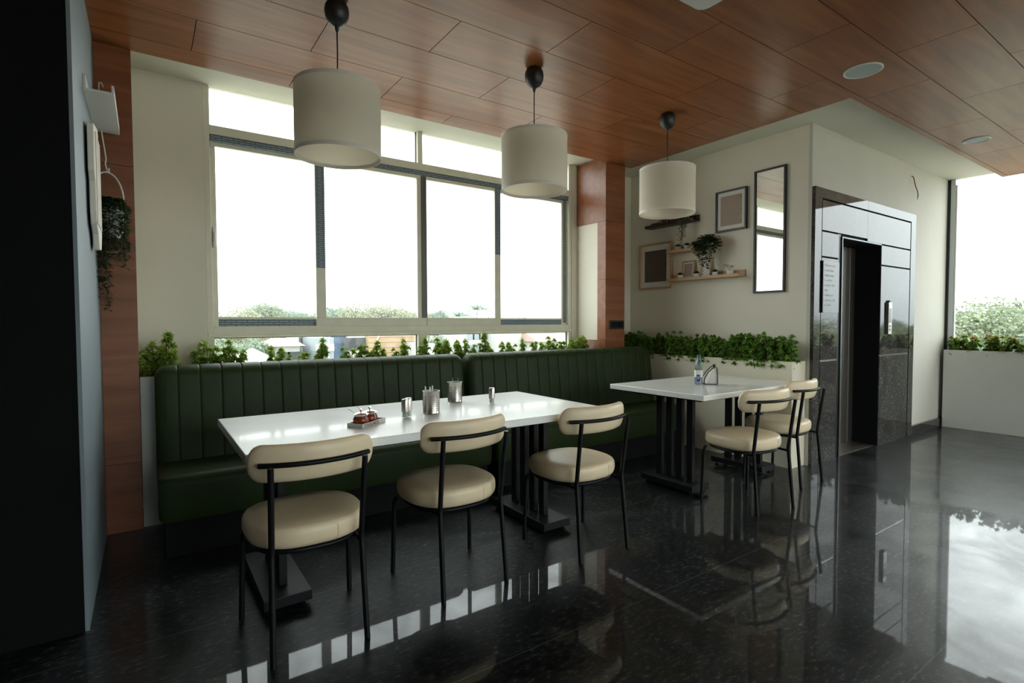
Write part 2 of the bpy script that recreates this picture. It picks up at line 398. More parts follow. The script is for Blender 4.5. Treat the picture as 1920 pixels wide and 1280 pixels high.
# ---------------------------------------------------------------- window_1
Yw = 4.447
w1 = MB()
def fr(mb, x0, x1, z0, z1, y0=Yw-.02, y1=Yw+.06): return mb.box(x0, x1, y0, y1, z0, z1)
fr(w1, X0, .408, WB, WT); fr(w1, 3.82, X1, WB, WT)
fr(w1, .408, 3.82, 2.645, 2.71); fr(w1, .408, 3.82, 1.168, 1.25); fr(w1, .408, 3.82, WB, WB+.03)
fr(w1, 2.04, 2.088, 2.71, WT); fr(w1, 2.03, 2.115, WB+.03, 1.168)
w1.box(.37, 3.86, Yw-.035, Yw-.02, 1.178, 1.2)            # little sill nosing
win1 = struct('window_1', w1, 'frame_cream', bevel=.003)
fm = MB(); fr(fm, .41, 2.12, 2.602, 2.644, Yw-.012, Yw+.05); fr(fm, 2.12, 3.82, 2.606, 2.644, Yw-.012, Yw+.05)
obj('head_track', fm, 'film', win1)
def sash(x0, x1, yo, styles, zt=2.602, zb=1.25, bot='frame_cream', gl0=.04, gl1=.04, hr=.07):
    y0, y1 = Yw+yo, Yw+yo+.028
    s = MB(); s.box(x0, x1, y0, y1, zt-.03, zt)
    if bot == 'frame_cream': s.box(x0, x1, y0, y1, zb, zb+hr)
    s.box(x0, x0+gl0, y0, y1, zb+hr if bot == 'frame_cream' else zb, zt-.03); s.box(x1-gl1, x1, y0, y1, zb+hr if bot == 'frame_cream' else zb, zt-.03)
    sh = obj('sash', s, 'frame_cream', win1, bevel=.002)
    if bot == 'film':
        b2 = MB(); b2.box(x0+gl0, x1-gl1, y0, y1, zb, zb+.055); obj('film_covered_rail', b2, 'film', sh)
        b3 = MB(); b3.box(x0+gl0, x1-gl1, y0-.001, y1, zb+.055, zb+.07); obj('bead', b3, 'frame_cream', sh)
    for (a, b, c, d, mt, nm) in styles:
        obj(nm, MB().box(a, b, y0-.003, y0-.0005, c, d), mt, sh)
    obj('window_pane', MB().box(x0+gl0, x1-gl1, y0+.012, y0+.016, zb+.06, zt-.03), 'glass', sh)
    return sh
s1 = sash(.41, 1.20, .02, [], bot='film', gl0=.036, gl1=.02)
s2 = sash(1.142, 2.12, -.016, [(1.144, 1.216, 1.72, 2.57, 'film', 'film_strip'), (2.068, 2.12, 1.32, 2.60, 'frame_dark', 'interlock')], gl0=.076, gl1=.09)
s3 = sash(2.122, 2.93, -.016, [(2.862, 2.928, 1.95, 2.60, 'film', 'film_strip')], gl0=.004, gl1=.068)
s4 = sash(2.90, 3.815, .02, [(3.772, 3.812, 1.27, 2.60, 'film', 'film_strip')], bot='film', gl0=.03, gl1=.065)
obj('latch', MB().box(.418, .436, Yw-.006, Yw+.02, 1.83, 1.98).box(.422, .432, Yw-.014, Yw-.006, 1.87, 1.94), 'white_plastic', s1, bevel=.002)
obj('corner_stop', MB().box(.412, .432, Yw-.004, Yw+.02, 2.56, 2.60), 'white_plastic', s1)
for a, b, c, d in ((.408, 2.04, 2.71, WT), (2.088, 3.82, 2.71, WT), (.408, 2.03, WB+.03, 1.168), (2.115, 3.82, WB+.03, 1.168)):
    obj('fixed_pane', MB().box(a, b, Yw+.02, Yw+.025, c, d), 'glass', win1)
    gk = MB(); gk.box(a, a+.006, Yw+.012, Yw+.03, c, d).box(b-.006, b, Yw+.012, Yw+.03, c, d)
    if c < 1.5: gk.box(a, b, Yw+.012, Yw+.03, d-.006, d)
    obj('gasket', gk, 'gasket', win1)

# ---------------------------------------------------------------- window_2 (right side)
w2 = MB(); w2.box(8.09, 8.15, 2.255, 2.30, 0, ZS-.001).box(8.09, 8.15, .30, .35, 0, ZS-.001).box(8.09, 8.15, -1.5, -1.45, 0, ZS-.001).box(8.09, 8.15, -1.45, 2.30, 0, .05)
win2 = struct('window_2', w2, 'alu')
obj('gasket', MB().box(8.085, 8.15, 2.30, 2.329, 0, ZS-.001), 'gasket', win2)
obj('inner_bead', MB().box(8.10, 8.14, 2.24, 2.254, .05, ZC), 'white_plastic', win2)
for a, b in ((.35, 2.24), (-1.45, .30)): obj('window_pane', MB().box(8.11, 8.118, a, b, .05, ZS-.001), 'glass', win2)

# ---------------------------------------------------------------- lift entrance
door = MB()
yA, yB = 2.30, 2.329
def slabp(x0, x1, z0, z1, y=yA): door.box(x0, x1, y, yB, z0, z1)
g = .016
slabp(4.789, 4.905, 0, 2.447); slabp(6.90, 7.03, 0, 2.447); slabp(4.905, 5.825-.001, 2.36, 2.447); slabp(5.827, 6.90, 2.36, 2.447)
slabp(4.905+g, 5.825-.001, 2.083, 2.36-g, yA+.002); slabp(5.827, 6.90-g, 2.06, 2.36-g, yA+.002)
slabp(4.905+g, 5.235, 1.855, 2.083-g, yA+.002); slabp(4.905+g, 5.235, .932, 1.855-g, yA+.002); slabp(4.905+g, 5.235, 0, .918, yA+.002)
slabp(6.155, 6.90-g, 1.852, 2.06-g, yA+.002); slabp(6.155, 6.90-g, .932, 1.852-g, yA+.002); slabp(6.155, 6.90-g, 0, .918, yA+.002)
d1 = struct('door_1', door, 'marble')
obj('groove_backing', MB().box(4.79, 5.24, 2.325, 2.3295, 0, 2.44).box(6.15, 7.02, 2.325, 2.3295, 0, 2.44).box(5.24, 6.15, 2.325, 2.3295, 2.05, 2.44), 'gap', d1)
obj('steel_strip', MB().box(4.905+g, 5.235, 2.304, 2.328, .918, .932).box(6.155, 6.90-g, 2.304, 2.328, .918, .932), 'chrome', d1)
obj('jamb', MB().box(5.245, 5.30, 2.315, 2.329, 0, 2.08), 'black_plastic', d1)
obj('architrave', MB().box(5.308, 5.322, 2.304, 2.329, 0, 2.058).box(5.322, 6.155, 2.304, 2.329, 2.046, 2.058), 'trim_steel', d1)
obj('reveal', MB().box(6.149, 6.1535, 2.31, 2.75, 0, 2.045).box(5.317, 5.3195, 2.33, 2.53, 0, 2.045).box(5.32, 6.15, 2.31, 2.75, 2.04, 2.044), 'black_wall', d1)
for a_, b_, y_ in ((5.32, 5.86, 2.545), (5.864, 5.935, 2.535), (5.94, 6.03, 2.55), (6.035, 6.1485, 2.54)): obj('lift_door', MB().box(a_, b_, y_, y_+.02, 0, 2.039), 'dark_steel', d1, bevel=.003)
obj('lift_car_back', MB().box(5.3, 6.2, 2.751, 2.78, 0, 2.2), 'black_wall', d1)
obj('sill_plate', MB().box(5.32, 6.15, 2.33, 2.74, .0005, .004), 'dark_steel', d1)

# ================================================================== FURNITURE
# ---- pendant lamps
def pendant():
    t = thing('pendant_lamp', 'lamp', 'pendant lamp', group='drum pendant lamps')
    cn = MB(); cn.lathe([(.0, .0), (.045, 0), (.058, -.02), (.062, -.045), (.058, -.075), (.045, -.10), (.024, -.118), (.012, -.122), (.009, -.14), (.004, -.152), (0, -.152)], 28)
    obj('canopy', cn, 'black_plastic', t, smooth=True)
    obj('cord', MB().tube([(0, 0, -.145), (.001, .001, -.25), (-.001, 0, -.34), (0, 0, -.46)], .0035, 8), 'black_plastic', t, smooth=True)
    r, zt, zb = .215, -.435, -.785
    n = 64
    sh = MB(); sh.lathe([(r, zt), (r, zb), (r-.0025, zb), (r-.0025, zt)], n, closed=True)
    sho = obj('lamp_shade', sh, 'fabric_white', t, smooth='auto')
    tr = MB().lathe([(r+.0012, zt+.003), (r+.0012, zt-.014), (r-.004, zt-.014), (r-.004, zt+.003)], n, closed=True)
    obj('trim_band', tr, 'trim_white', sho, smooth='auto')
    tr = MB().lathe([(r+.0012, zb+.016), (r+.0012, zb-.003), (r-.004, zb-.003), (r-.004, zb+.016)], n, closed=True)
    obj('trim_band', tr, 'trim_white', sho, smooth='auto')
    sp = MB()
    for k in range(3):
        a = k*2*pi/3+.4; sp.tube([(.02*cos(a), .02*sin(a), zt-.03), ((r-.004)*cos(a), (r-.004)*sin(a), zt-.006)], .0022, 6)
    sp.lathe([(.022, zt-.026), (.022, zt-.034), (.018, zt-.034), (.018, zt-.026)], 20, closed=True)
    obj('spider_ring', sp, 'black_metal', t, smooth='auto')
    bh = MB().lathe([(.0, zt+.025), (.012, zt+.025), (.018, zt+.0), (.02, zt-.03), (.02, zt-.06), (0, zt-.06)], 20)
    obj('bulb_holder', bh, 'black_plastic', t, smooth='auto')
    return t
pl = pendant()
place(pl, 0, (.845, 2.80, ZC), 0, 'drum pendant lamp nearest the camera, over the left end of the long table')
place(pl, 1, (2.115, 2.795, ZC), .7, 'middle one of three white drum pendant lamps, over the right end of the long table')
place(pl, 1, (3.435, 2.79, ZC), 1.3, 'white drum pendant lamp over the smaller table, in front of the wall shelves')

# ---- ceiling discs and access panel
def ceil_disc(x, y, r, label, group):
    t = thing('ceiling_speaker', label, 'ceiling speaker', (x, y, ZC), group=group)
    obj('rim', MB().lathe([(r, -.0005), (r, -.006), (r-.006, -.009), (r-.012, -.006), (r-.012, -.0005)], 48, closed=True), 'white_plastic', t, smooth='auto')
    obj('grille', MB().lathe([(0, -.004), (r-.0125, -.004), (r-.0125, -.001), (0, -.001)], 48), 'grille', t, smooth='auto')
ceil_disc(3.91, 1.592, .112, 'round white ceiling speaker nearer the pendant lamps, in dark timber boards', 'ceiling speakers')
ceil_disc(6.25, 1.60, .10, 'round white ceiling speaker farther away, near the right window', 'ceiling speakers')
ap = thing('ceiling_cassette', 'white square cassette unit cut off by the top edge of the picture', 'air conditioner', (2.0, 1.33, ZC))
poly = []
for cx, cy, a0 in ((.38, .38, 0), (-.38, .38, 90), (-.38, -.38, 180), (.38, -.38, 270)):
    for k in range(5): a = R(a0+22.5*k); poly.append((cx+.05*cos(a), cy+.05*sin(a)))
obj('panel', MB().prism(poly, -.03, -.0005), 'white_plastic', ap, bevel=.006)
obj('grille', MB().box(-.25, .25, -.25, .25, -.034, -.0305), 'grille', ap)
ap.rotation_euler = (0, 0, 0)

# ---- banquettes
def banquette(x0, x1, label):
    Lx = x1-x0
    t = thing('banquette', label, 'banquette seat', (x0, 0, 0), group='green banquettes')
    # back rest: closed profile in (y,z), ribs along x
    prof = []
    yf0, yf1, yb = 3.70, 3.775, 3.955; z0, zt = .30, 1.018
    for i in range(9): s = i/8; prof.append((yf0+(yf1-yf0)*s, z0+(zt-.075-z0)*s, 1.0))
    for i in range(1, 12): a = pi*i/12; prof.append(((yf1+yb)/2-(yb-yf1)/2*cos(a), zt-.075+.075*sin(a), 1.0 if i < 8 else .4))
    for i in range(9): s = i/8; prof.append((yb, zt-.075-(zt-.075-z0)*s, 0))
    nch = max(1, round(Lx/.1175)); cw = Lx/nch; sub = 12; rows = []
    xs = []
    for k in range(nch):
        for q in (0, .0018, .0035, .006, .010, .016, .028, cw/2): xs += [k*cw+q, (k+1)*cw-q]
    xs.append(Lx)
    xs = sorted(set(round(q, 5) for q in xs+[.0015, .004, .008, .014, .022, .03, .04, .052]+[Lx-q for q in (.0015, .004, .008, .014, .022, .03, .04, .052)]))
    for x in xs:
        d = min(x, Lx-x); rr = .075
        e = 0 if d >= rr else rr-math.sqrt(max(0, rr*rr-(rr-d)**2))
        u = (x/cw) % 1; u = min(u, 1-u)*cw
        gdep = .005*math.exp(-(u/.0035)**2)+.0012*math.exp(-(u/.016)**2)
        if d < .03: gdep = 0
        row = []
        for (y, z, wgt) in prof:
            ny = -1 if y < 3.86 else 1
            # inward vector: toward the profile's core line
            core = (3.865, min(z, zt-.09)); dy, dz = core[0]-y, core[1]-z; Ln = math.hypot(dy, dz) or 1
            q = e*.85+gdep*wgt
            row.append((x, y+dy/Ln*q, z+dz/Ln*q))
        rows.append(row)
    b = MB(); b.grid(rows, closev=True); nc = len(prof); n = len(rows)
    b.add(rows[0], [tuple(range(nc))]); b.add(rows[-1], [tuple(reversed(range(nc)))])
    obj('backrest', b, 'leather_green', t, smooth='auto')
    # seat cushion
    sp = []
    for y, z in ((3.72, .22), (3.40, .22)): sp.append((y, z))
    sp = [(3.74, .20), (3.36, .20), (3.345, .23)]
    for i in range(9): a = pi/2*i/8; sp.append((3.34+.055-.055*cos(a), .395+.055*sin(a)))
    sp += [(3.55, .457), (3.74, .452)]
    rows = []
    for x in [0, .002, .006, .013, .022, .034, .05]+[.05+(Lx-.1)*i/12 for i in range(1, 12)]+[Lx-q for q in (.05, .034, .022, .013, .006, .002, 0)]:
        d = min(x, Lx-x); rr = .05; e = 0 if d >= rr else rr-math.sqrt(max(0, rr*rr-(rr-d)**2))
        row = []
        for y, z in sp:
            core = (3.6, .33); dy, dz = core[0]-y, core[1]-z; Ln = math.hypot(dy, dz) or 1
            row.append((x, y+dy/Ln*e*.9, z+dz/Ln*e*.9))
        rows.append(row)
    s = MB(); s.grid(rows, closev=True); s.add(rows[0], [tuple(range(len(sp)))]); s.add(rows[-1], [tuple(reversed(range(len(sp))))])
    obj('seat', s, 'leather_green', t, smooth='auto')
    obj('base', MB().box(.03, Lx-.03, 3.39, 3.93, .0, .21), 'plinth', t)
    return t
banquette(.035, 2.145, 'dark green channelled leather banquette on the left, behind the long table')
banquette(2.185, 4.43, 'dark green channelled leather banquette on the right, running behind the smaller table')

# ---- tables
def table(x0, x1, y0, y1, bases, label, ybar, yb0, yb1):
    t = thing('dining_table', label, 'table', (x0, y0, 0), group=None)
    obj('tabletop', MB().box(0, x1-x0, 0, y1-y0, .737, .775), 'quartz', t, bevel=.003)
    obj('sub_frame', MB().box(.08, x1-x0-.08, .08, y1-y0-.08, .716, .7365), 'black_metal', t)
    for bx in bases:
        bx -= x0
        b = obj('base_plate', MB().box(bx-.1, bx+.1, yb0-y0, yb1-y0, .03, .075), 'black_metal', t, bevel=.002)
        for sx in (-.07, .07):
            for yy in (yb0-y0+.04, yb1-y0-.04): obj('leveller_foot', MB().lathe([(.018, 0), (.02, .006), (.012, .012), (.006, .014), (.006, .0305)], 14, (bx+sx, yy, 0)), 'black_metal', b, smooth='auto')
        for yy in ybar: obj('leg', MB().box(bx-.018, bx+.018, yy-y0-.026, yy-y0+.026, .075, .717), 'black_metal', t, bevel=.003)
    return t
table(.297, 2.205, 2.205, 3.125, (.49, 2.015), 'long white quartz dining table in front, three chairs along its near side', (2.575, 2.675, 2.775, 2.875), 2.44, 3.02)
table(3.08, 4.42, 2.185, 3.06, (3.33, 4.245), 'smaller white table with a water bottle on it, beside the hedge planter', (2.47, 2.565, 2.66, 2.755), 2.38, 2.86)

# ---- chairs
def chair():
    t = thing('dining_chair', 'c', 'chair', group='cream dining chairs')
    # seat: superellipse plan, rounded edge
    zb, zt = .398, .485; cy = .055
    rows = []; n = 48
    prof = [(.0, zb), (.5, zb), (.88, zb+.001), (.955, zb+.010), (.99, zb+.025), (1.0, zb+.042), (1.0, zb+.06), (.99, zb+.074), (.965, zb+.084), (.925, zb+.090), (.6, zb+.094), (.3, zb+.096), (.0, zb+.096)]
    for k, z in prof:
        row = []
        for j in range(n):
            a = 2*pi*j/n; c, s = cos(a), sin(a); ex = 2/2.6
            x = .236*abs(c)**ex*(1 if c > 0 else -1); y = .224*abs(s)**ex*(1 if s > 0 else -1)
            row.append((x*k*(1+.04*s), cy+y*k, z))
        rows.append(row)
    s = MB(); s.grid(rows, closev=True)
    so = obj('seat', s, 'leather_cream', t, smooth=True)
    seam = MB()
    for j in (38,):
        pts = []
        for k, z in prof[2:8]:
            a = 2*pi*j/n; c, s_ = cos(a), sin(a); ex = 2/2.6
            pts.append((.236*abs(c)**ex*(1 if c > 0 else -1)*k*(1+.04*s_)*1.002, cy+.224*abs(s_)**ex*(1 if s_ > 0 else -1)*k*1.002, z))
        seam.tube(pts, .0012, 5)
    obj('seam', seam, 'leather_cream', so)
    # seat ring
    ring = [( .205*abs(cos(a))**.77*(1 if cos(a) > 0 else -1), cy+.195*abs(sin(a))**.77*(1 if sin(a) > 0 else -1), .388) for a in [2*pi*j/32 for j in range(32)]]
    fr_ = MB(); fr_.tube(ring, .0095, 8, closed=True)
    for sx in (-1, 1):
        fr_.tube([(sx*.17, -.06, .388), (sx*.168, -.172, .388)], .0085, 8)
    obj('seat_frame', fr_, 'black_metal', t, smooth=True)
    r = .0115
    for sx in (-1, 1):
        obj('leg', MB().tube([(sx*.231, .214, 0), (sx*.224, .204, .34), (sx*.222, .20, .375), (sx*.212, .192, .388)], r, 10), 'black_metal', t, smooth='auto')
        obj('leg', MB().tube([(sx*.176, -.215, 0), (sx*.1695, -.178, .385), (sx*.169, -.175, .405), (sx*.169, -.177, .425), (sx*.174, -.220, .745)], r, 10), 'black_metal', t, smooth='auto')
    # back pad: arc in plan
    Rr = .39; half = .255/Rr; yc = -.193+Rr; rows = []
    nu = 64
    for i in range(nu+1):
        u = -1+2*i/nu; a = u*half*1.02
        s0 = abs(u)*.262; d = .262-s0; rr = .066
        k = 1 if d >= rr else max(0.0, 1-((rr-d)/rr)**2.3)**(1/2.3); k = max(k, .03)
        hz, tk = .075*k, .027*(.35+.65*k)*(1 if k > .1 else k*10)
        row = []
        for j in range(18):
            b = 2*pi*j/18; cc, ss = cos(b), sin(b)
            dz = hz*abs(ss)**.8*(1 if ss > 0 else -1); dr = tk*abs(cc)**.8*(1 if cc > 0 else -1)
            rad = Rr+dr-.012
            row.append((rad*sin(a), yc-rad*cos(a)-.03*(dz/.07)*.3, .745+dz))
        rows.append(row)
    bk = MB(); bk.grid(rows, closev=True); bk.add(rows[0], [tuple(range(18))]); bk.add(rows[-1], [tuple(reversed(range(18)))])
    obj('backrest', bk, 'leather_cream', t, smooth=True)
    pts = []
    for i in range(21):
        a = (-1+2*i/20)*.52; rad = Rr+.026; pts.append((rad*sin(a), yc-rad*cos(a), .745))
    obj('back_rail', MB().tube(pts, .010, 10), 'black_metal', t, smooth='auto')
    return t
ch = chair()
place(ch, 0, (.538, 2.28, 0), R(-1), 'cream dining chair nearest the camera, leftmost at the long table')
place(ch, 1, (1.25, 2.335, 0), R(2), 'cream dining chair in the middle of the three at the long table')
place(ch, 1, (2.034, 2.272, 0), R(0), 'cream dining chair at the right end of the long table')
place(ch, 1, (3.475, 2.09, 0), R(-9), 'cream dining chair pulled out at the near side of the smaller table')
place(ch, 1, (4.235, 2.245, 0), R(2), 'cream dining chair at the smaller table, closest to the lift, partly hidden')

# ================================================================== PLANTERS AND PLANTS
def planter(name, label, x0, x1, y0, y1, h, mt, group=None):
    t = thing(name, label, 'planter', ((x0+x1)/2, (y0+y1)/2, 0), group=group)
    a, b = (x1-x0)/2, (y1-y0)/2; tk = .018
    m_ = MB(); m_.box(-a, a, -b, -b+tk, 0, h).box(-a, a, b-tk, b, 0, h).box(-a, -a+tk, -b+tk, b-tk, 0, h).box(a-tk, a, -b+tk, b-tk, 0, h).box(-a+tk, a-tk, -b+tk, b-tk, 0, h-.12)
    obj('planter_box', m_, mt, t, bevel=.0015)
    obj('soil', MB().box(-a+tk, a-tk, -b+tk, b-tk, h-.119, h-.035), 'soil', t)
planter('planter_box', 'long white planter along the window, behind the green banquettes', -.038, 3.922, 4.0, 4.415, .94, 'white_panel')
planter('planter_box', 'cream planter box along the shelf wall, beside the smaller table', 4.56, 4.783, 2.36, 4.405, .928, 'cream_panel')
planter('planter_box', 'white planter box under the right-hand window', 7.92, 8.083, -1.44, 2.285, .932, 'white_panel')

def shrub_mesh(seed, nst, hmin, hmax, spread, leafl, mats, tips=0, dens=1.0):
    rnd = random.Random(seed); mb = MB(); st = MB()
    for k in range(nst):
        a = rnd.random()*2*pi; rr = spread*math.sqrt(rnd.random()); bx, by = rr*cos(a)*.5, rr*sin(a)*.5
        h = rnd.uniform(hmin, hmax); tx, ty = rr*cos(a), rr*sin(a)
        P = [Vector((bx, by, -.04)), Vector(((bx+tx)/2, (by+ty)/2, h*.5)), Vector((tx, ty, h))]
        st.tube(P, [.0022, .002, .0014], 5)
        nt_ = max(2, int(h/.030*dens)+1)
        for i in range(nt_):
            q = (i+.6)/nt_ if i < nt_-1 else 1.0
            c = P[0].lerp(P[2], q); c.z = -.04+(h+.04)*q
            if i < nt_-1:
                b0 = rnd.random()*6.28; c = c+Vector((cos(b0), sin(b0), .25))*rnd.uniform(.012, .028)
            cnt = 15
            for j in range(cnt):
                zz = 1-1.55*(j+.5)/cnt; b = j*2.4+rnd.uniform(-.25, .25); rr_ = math.sqrt(max(0, 1-zz*zz))
                d = Vector((cos(b)*rr_, sin(b)*rr_, zz))
                if tips and i == nt_-1 and zz > .2 and rnd.random() < tips: mb.cur = 1
                mb.leaf(c-d*.004, d, (0, 0, 1), leafl*rnd.uniform(.8, 1.15), leafl*.30, .5); mb.cur = 0
    me = mb.mesh('foliage', [M[x] for x in mats]); ms = st.mesh('stem', [M['bark']])
    return me, ms
def shrub(pair, loc, rz, sc, label, group, name='leafy_shrub'):
    t = thing(name, label, 'plant', loc, rz, group); t.scale = (sc, sc, sc)
    a = link(bpy.data.objects.new('foliage', pair[0])); a.parent = t
    b = link(bpy.data.objects.new('stem', pair[1])); b.parent = t
    return t
rnd = random.Random(11)
small = [shrub_mesh(20+i, 8, .07, .17, .048, .036, ['leaf'], dens=1.0) for i in range(4)]
tall = [shrub_mesh(30+i, 5, .10, .21, .028, .035, ['leaf'], dens=1.0) for i in range(3)]
G1 = 'green shrubs on the window planter'
# (x, y, z scale kind)
zt_ = .905
sills = [(-.005, 4.06, .8, 's'), (.02, 4.2, 1.05, 's'), (.07, 4.22, 1.35, 't'), (.125, 4.16, 1.3, 't'), (.30, 4.18, .9, 's'), (.355, 4.2, 1.25, 's'), (.42, 4.16, .9, 's'), (.49, 4.2, 1.15, 't'), (.56, 4.18, 1.0, 't'),
         (.79, 4.2, 1.0, 's'), (.85, 4.16, .7, 's'), (.98, 4.19, .75, 's'), (1.06, 4.17, .8, 's'), (1.12, 4.2, 1.15, 't'), (1.30, 4.17, .9, 's'), (1.40, 4.18, 1.0, 's'), (1.50, 4.16, 1.1, 's'),
         (1.60, 4.2, .95, 't'), (1.72, 4.17, .8, 's'), (1.80, 4.2, 1.05, 't'), (1.93, 4.18, .85, 's'), (2.0, 4.2, 1.0, 't'), (2.13, 4.16, 1.2, 's'), (2.20, 4.2, 1.2, 't'), (2.27, 4.12, .9, 's'), (2.33, 4.18, 1.1, 's'),
         (2.45, 4.2, .85, 's'), (2.56, 4.17, 1.15, 't'), (2.66, 4.19, .95, 's'), (2.79, 4.17, .95, 's'), (2.90, 4.19, .9, 's'), (3.02, 4.18, .95, 't'), (3.16, 4.17, .85, 's'), (3.24, 4.2, .9, 's'),
         (3.38, 4.18, 1.15, 's'), (3.50, 4.17, .9, 's'), (3.62, 4.2, .95, 's'), (3.70, 4.17, 1.1, 's'), (3.80, 4.19, 1.15, 's')]
for i, (x, y, s_, k) in enumerate(sills):
    pr = small[i % 4] if k == 's' else tall[i % 3]
    if i == 0: lab = 'lowest green shrub at the left end of the window planter, beside the timber column'
    else: lab = 'small artificial green shrub growing from the long planter along the window sill'
    gg = G1
    if 0 < i < 7: lab = 'small green shrub on the planter against the white wall or frame left of the glass'; gg = 'shrubs left of the bottom pane'
    elif i >= 7 and x < 2.2: lab = 'small green shrub seen against the left bottom pane, behind the left banquette'; gg = 'shrubs behind the left banquette'
    elif i: lab = 'small green shrub seen against the right bottom pane, behind the right banquette'; gg = 'shrubs behind the right banquette'
    shrub(pr, (x, y, zt_), rnd.random()*6.28, s_*1.1, lab, gg if i else None)
hed = [shrub_mesh(50+i, 15, .07, .20, .07, .027, ['leaf_hedge'], dens=1.0) for i in range(4)]
y = 4.33; i = 0
while y > 2.38:
    for dx in (-.06, -.005):
        shrub(hed[(i+(dx > 0)) % 4], (4.665+dx+rnd.uniform(-.01, .01), y+rnd.uniform(-.02, .02), .90), rnd.random()*6.28, rnd.uniform(1.0, 1.38),
              *(('shrub at the near, lift end of the hedge in the cream planter', 'hedge shrubs at the lift end') if y < 2.75 else ('shrub in the middle of the hedge in the cream planter, beside the smaller table', 'hedge shrubs beside the smaller table') if y < 3.7 else ('shaded shrub at the far end of the hedge, behind the end of the right banquette', 'hedge shrubs behind the banquette end')))
    y -= .09; i += 1
rb = [shrub_mesh(70+i, 13, .09, .18, .085, .042, ['leaf_bright', 'leaf_tip'], tips=.3, dens=.8) for i in range(4)]
ys = [2.21, 2.06, 1.9, 1.75, 1.60, 1.44, 1.2, .95, .7, .45, .2, -.05, -.3, -.6, -.9, -1.2]
for i, y in enumerate(ys):
    if i == 0: lab, g_ = 'bright green shrub with pink tips at the left corner of the right-hand planter', None
    else: lab, g_ = 'bright green shrub with pinkish tips in the planter under the right window', 'shrubs in the right-hand planter'
    shrub(rb[i % 4], (8.0, y, .90), rnd.random()*6.28, rnd.uniform(.95, 1.12), lab, g_)

# ================================================================== WALL DECOR on the alcove wall (x = 4.785, facing -x)
XA = 4.784
def picture(name, label, y0, y1, z0, z1, dep, fmat, mat_w, art, fw=.018, cat='picture frame', tilt=0, xw=XA, dots=True, group=None):
    t = thing(name, label, cat, (xw, (y0+y1)/2, z0), group=group); a = (y1-y0)/2; h = z1-z0
    if tilt: t.rotation_euler = (0, tilt, 0)
    fm_ = MB(); fm_.box(-dep, 0, -a, -a+fw, 0, h).box(-dep, 0, a-fw, a, 0, h).box(-dep, 0, -a+fw, a-fw, 0, fw).box(-dep, 0, -a+fw, a-fw, h-fw, h)
    obj('frame', fm_, fmat, t, bevel=.0015)
    if art == 'mirror':
        obj('mirror_glass', MB().box(-dep*.6, -.002, -a+fw, a-fw, fw, h-fw), 'mirror', t); return t
    obj('mount', MB().box(-dep*.5, -.002, -a+fw, a-fw, fw, h-fw), 'paper', t)
    p = mat_w
    pr = obj('print', MB().box(-dep*.5-.0012, -dep*.5-.0002, -a+fw+p, a-fw-p, fw+p*1.1, h-fw-p*1.1), art, t)
    if dots:
        dm = MB()
        for zz in (.12, .5, .88): dm.cbox((-dep*.5-.0016, -a+fw+p*1.25, fw+p+(h-2*fw-2*p)*zz), (.0006, .008, .010))
        obj('printed_mark', dm, 'ink', pr)
    return t
picture('wall_mirror', 'tall narrow wall mirror in a black frame, beside the lift', 2.548, 2.850, 1.545, 2.69, .025, 'black_plastic', 0, 'mirror', fw=.018, cat='mirror')
picture('framed_print', 'black framed pale beige print hung between the lamp and the mirror', 2.925, 3.26, 2.172, 2.575, .03, 'black_plastic', .035, 'art_beige', fw=.017)
picture('framed_print', 'brown wooden framed dark print, lowest and leftmost on the wall', 3.80, 4.26, 1.65, 2.165, .03, 'oak', .055, 'art_brown', fw=.02)
def ledge(label, y0, y1, z, mt):
    t = thing('picture_ledge', label, 'shelf', (XA, (y0+y1)/2, z), group='picture ledges on the wall'); a = (y1-y0)/2; d = .115
    obj('shelf_board', MB().box(-d, 0, -a, a, 0, .012), mt, t, bevel=.001)
    obj('back_board', MB().box(-.012, 0, -a, a, .012, .07), mt, t, bevel=.001)
    obj('front_lip', MB().box(-d, -d+.011, -a, a, .0125, .03), mt, t, bevel=.001)
ledge('dark brown picture ledge, topmost of three, behind the right lamp', 3.46, 4.10, 2.325, 'darkwood')
ledge('pale wooden picture ledge in the middle, carrying trailing ivy', 3.185, 3.80, 2.018, 'oak')
ledge('pale wooden picture ledge, lowest of three, with two small frames', 2.94, 3.79, 1.712, 'oak')
picture('photo_frame', 'small dark framed picture on the topmost dark ledge', 3.84, 3.96, 2.338, 2.50, .014, 'black_plastic', .012, 'art_brown', fw=.008, xw=4.755, tilt=R(8), dots=False)
picture('photo_frame', 'small wooden framed picture standing left on the lowest ledge', 3.50, 3.66, 1.725, 1.925, .016, 'oak', .015, 'art_beige', fw=.014, xw=4.75, tilt=R(8), dots=False)
picture('photo_frame', 'small wooden framed picture behind the hanging ivy, on the lowest ledge', 3.30, 3.42, 1.725, 1.93, .016, 'oak', .002, 'paper', fw=.014, xw=4.75, tilt=R(8), dots=False)
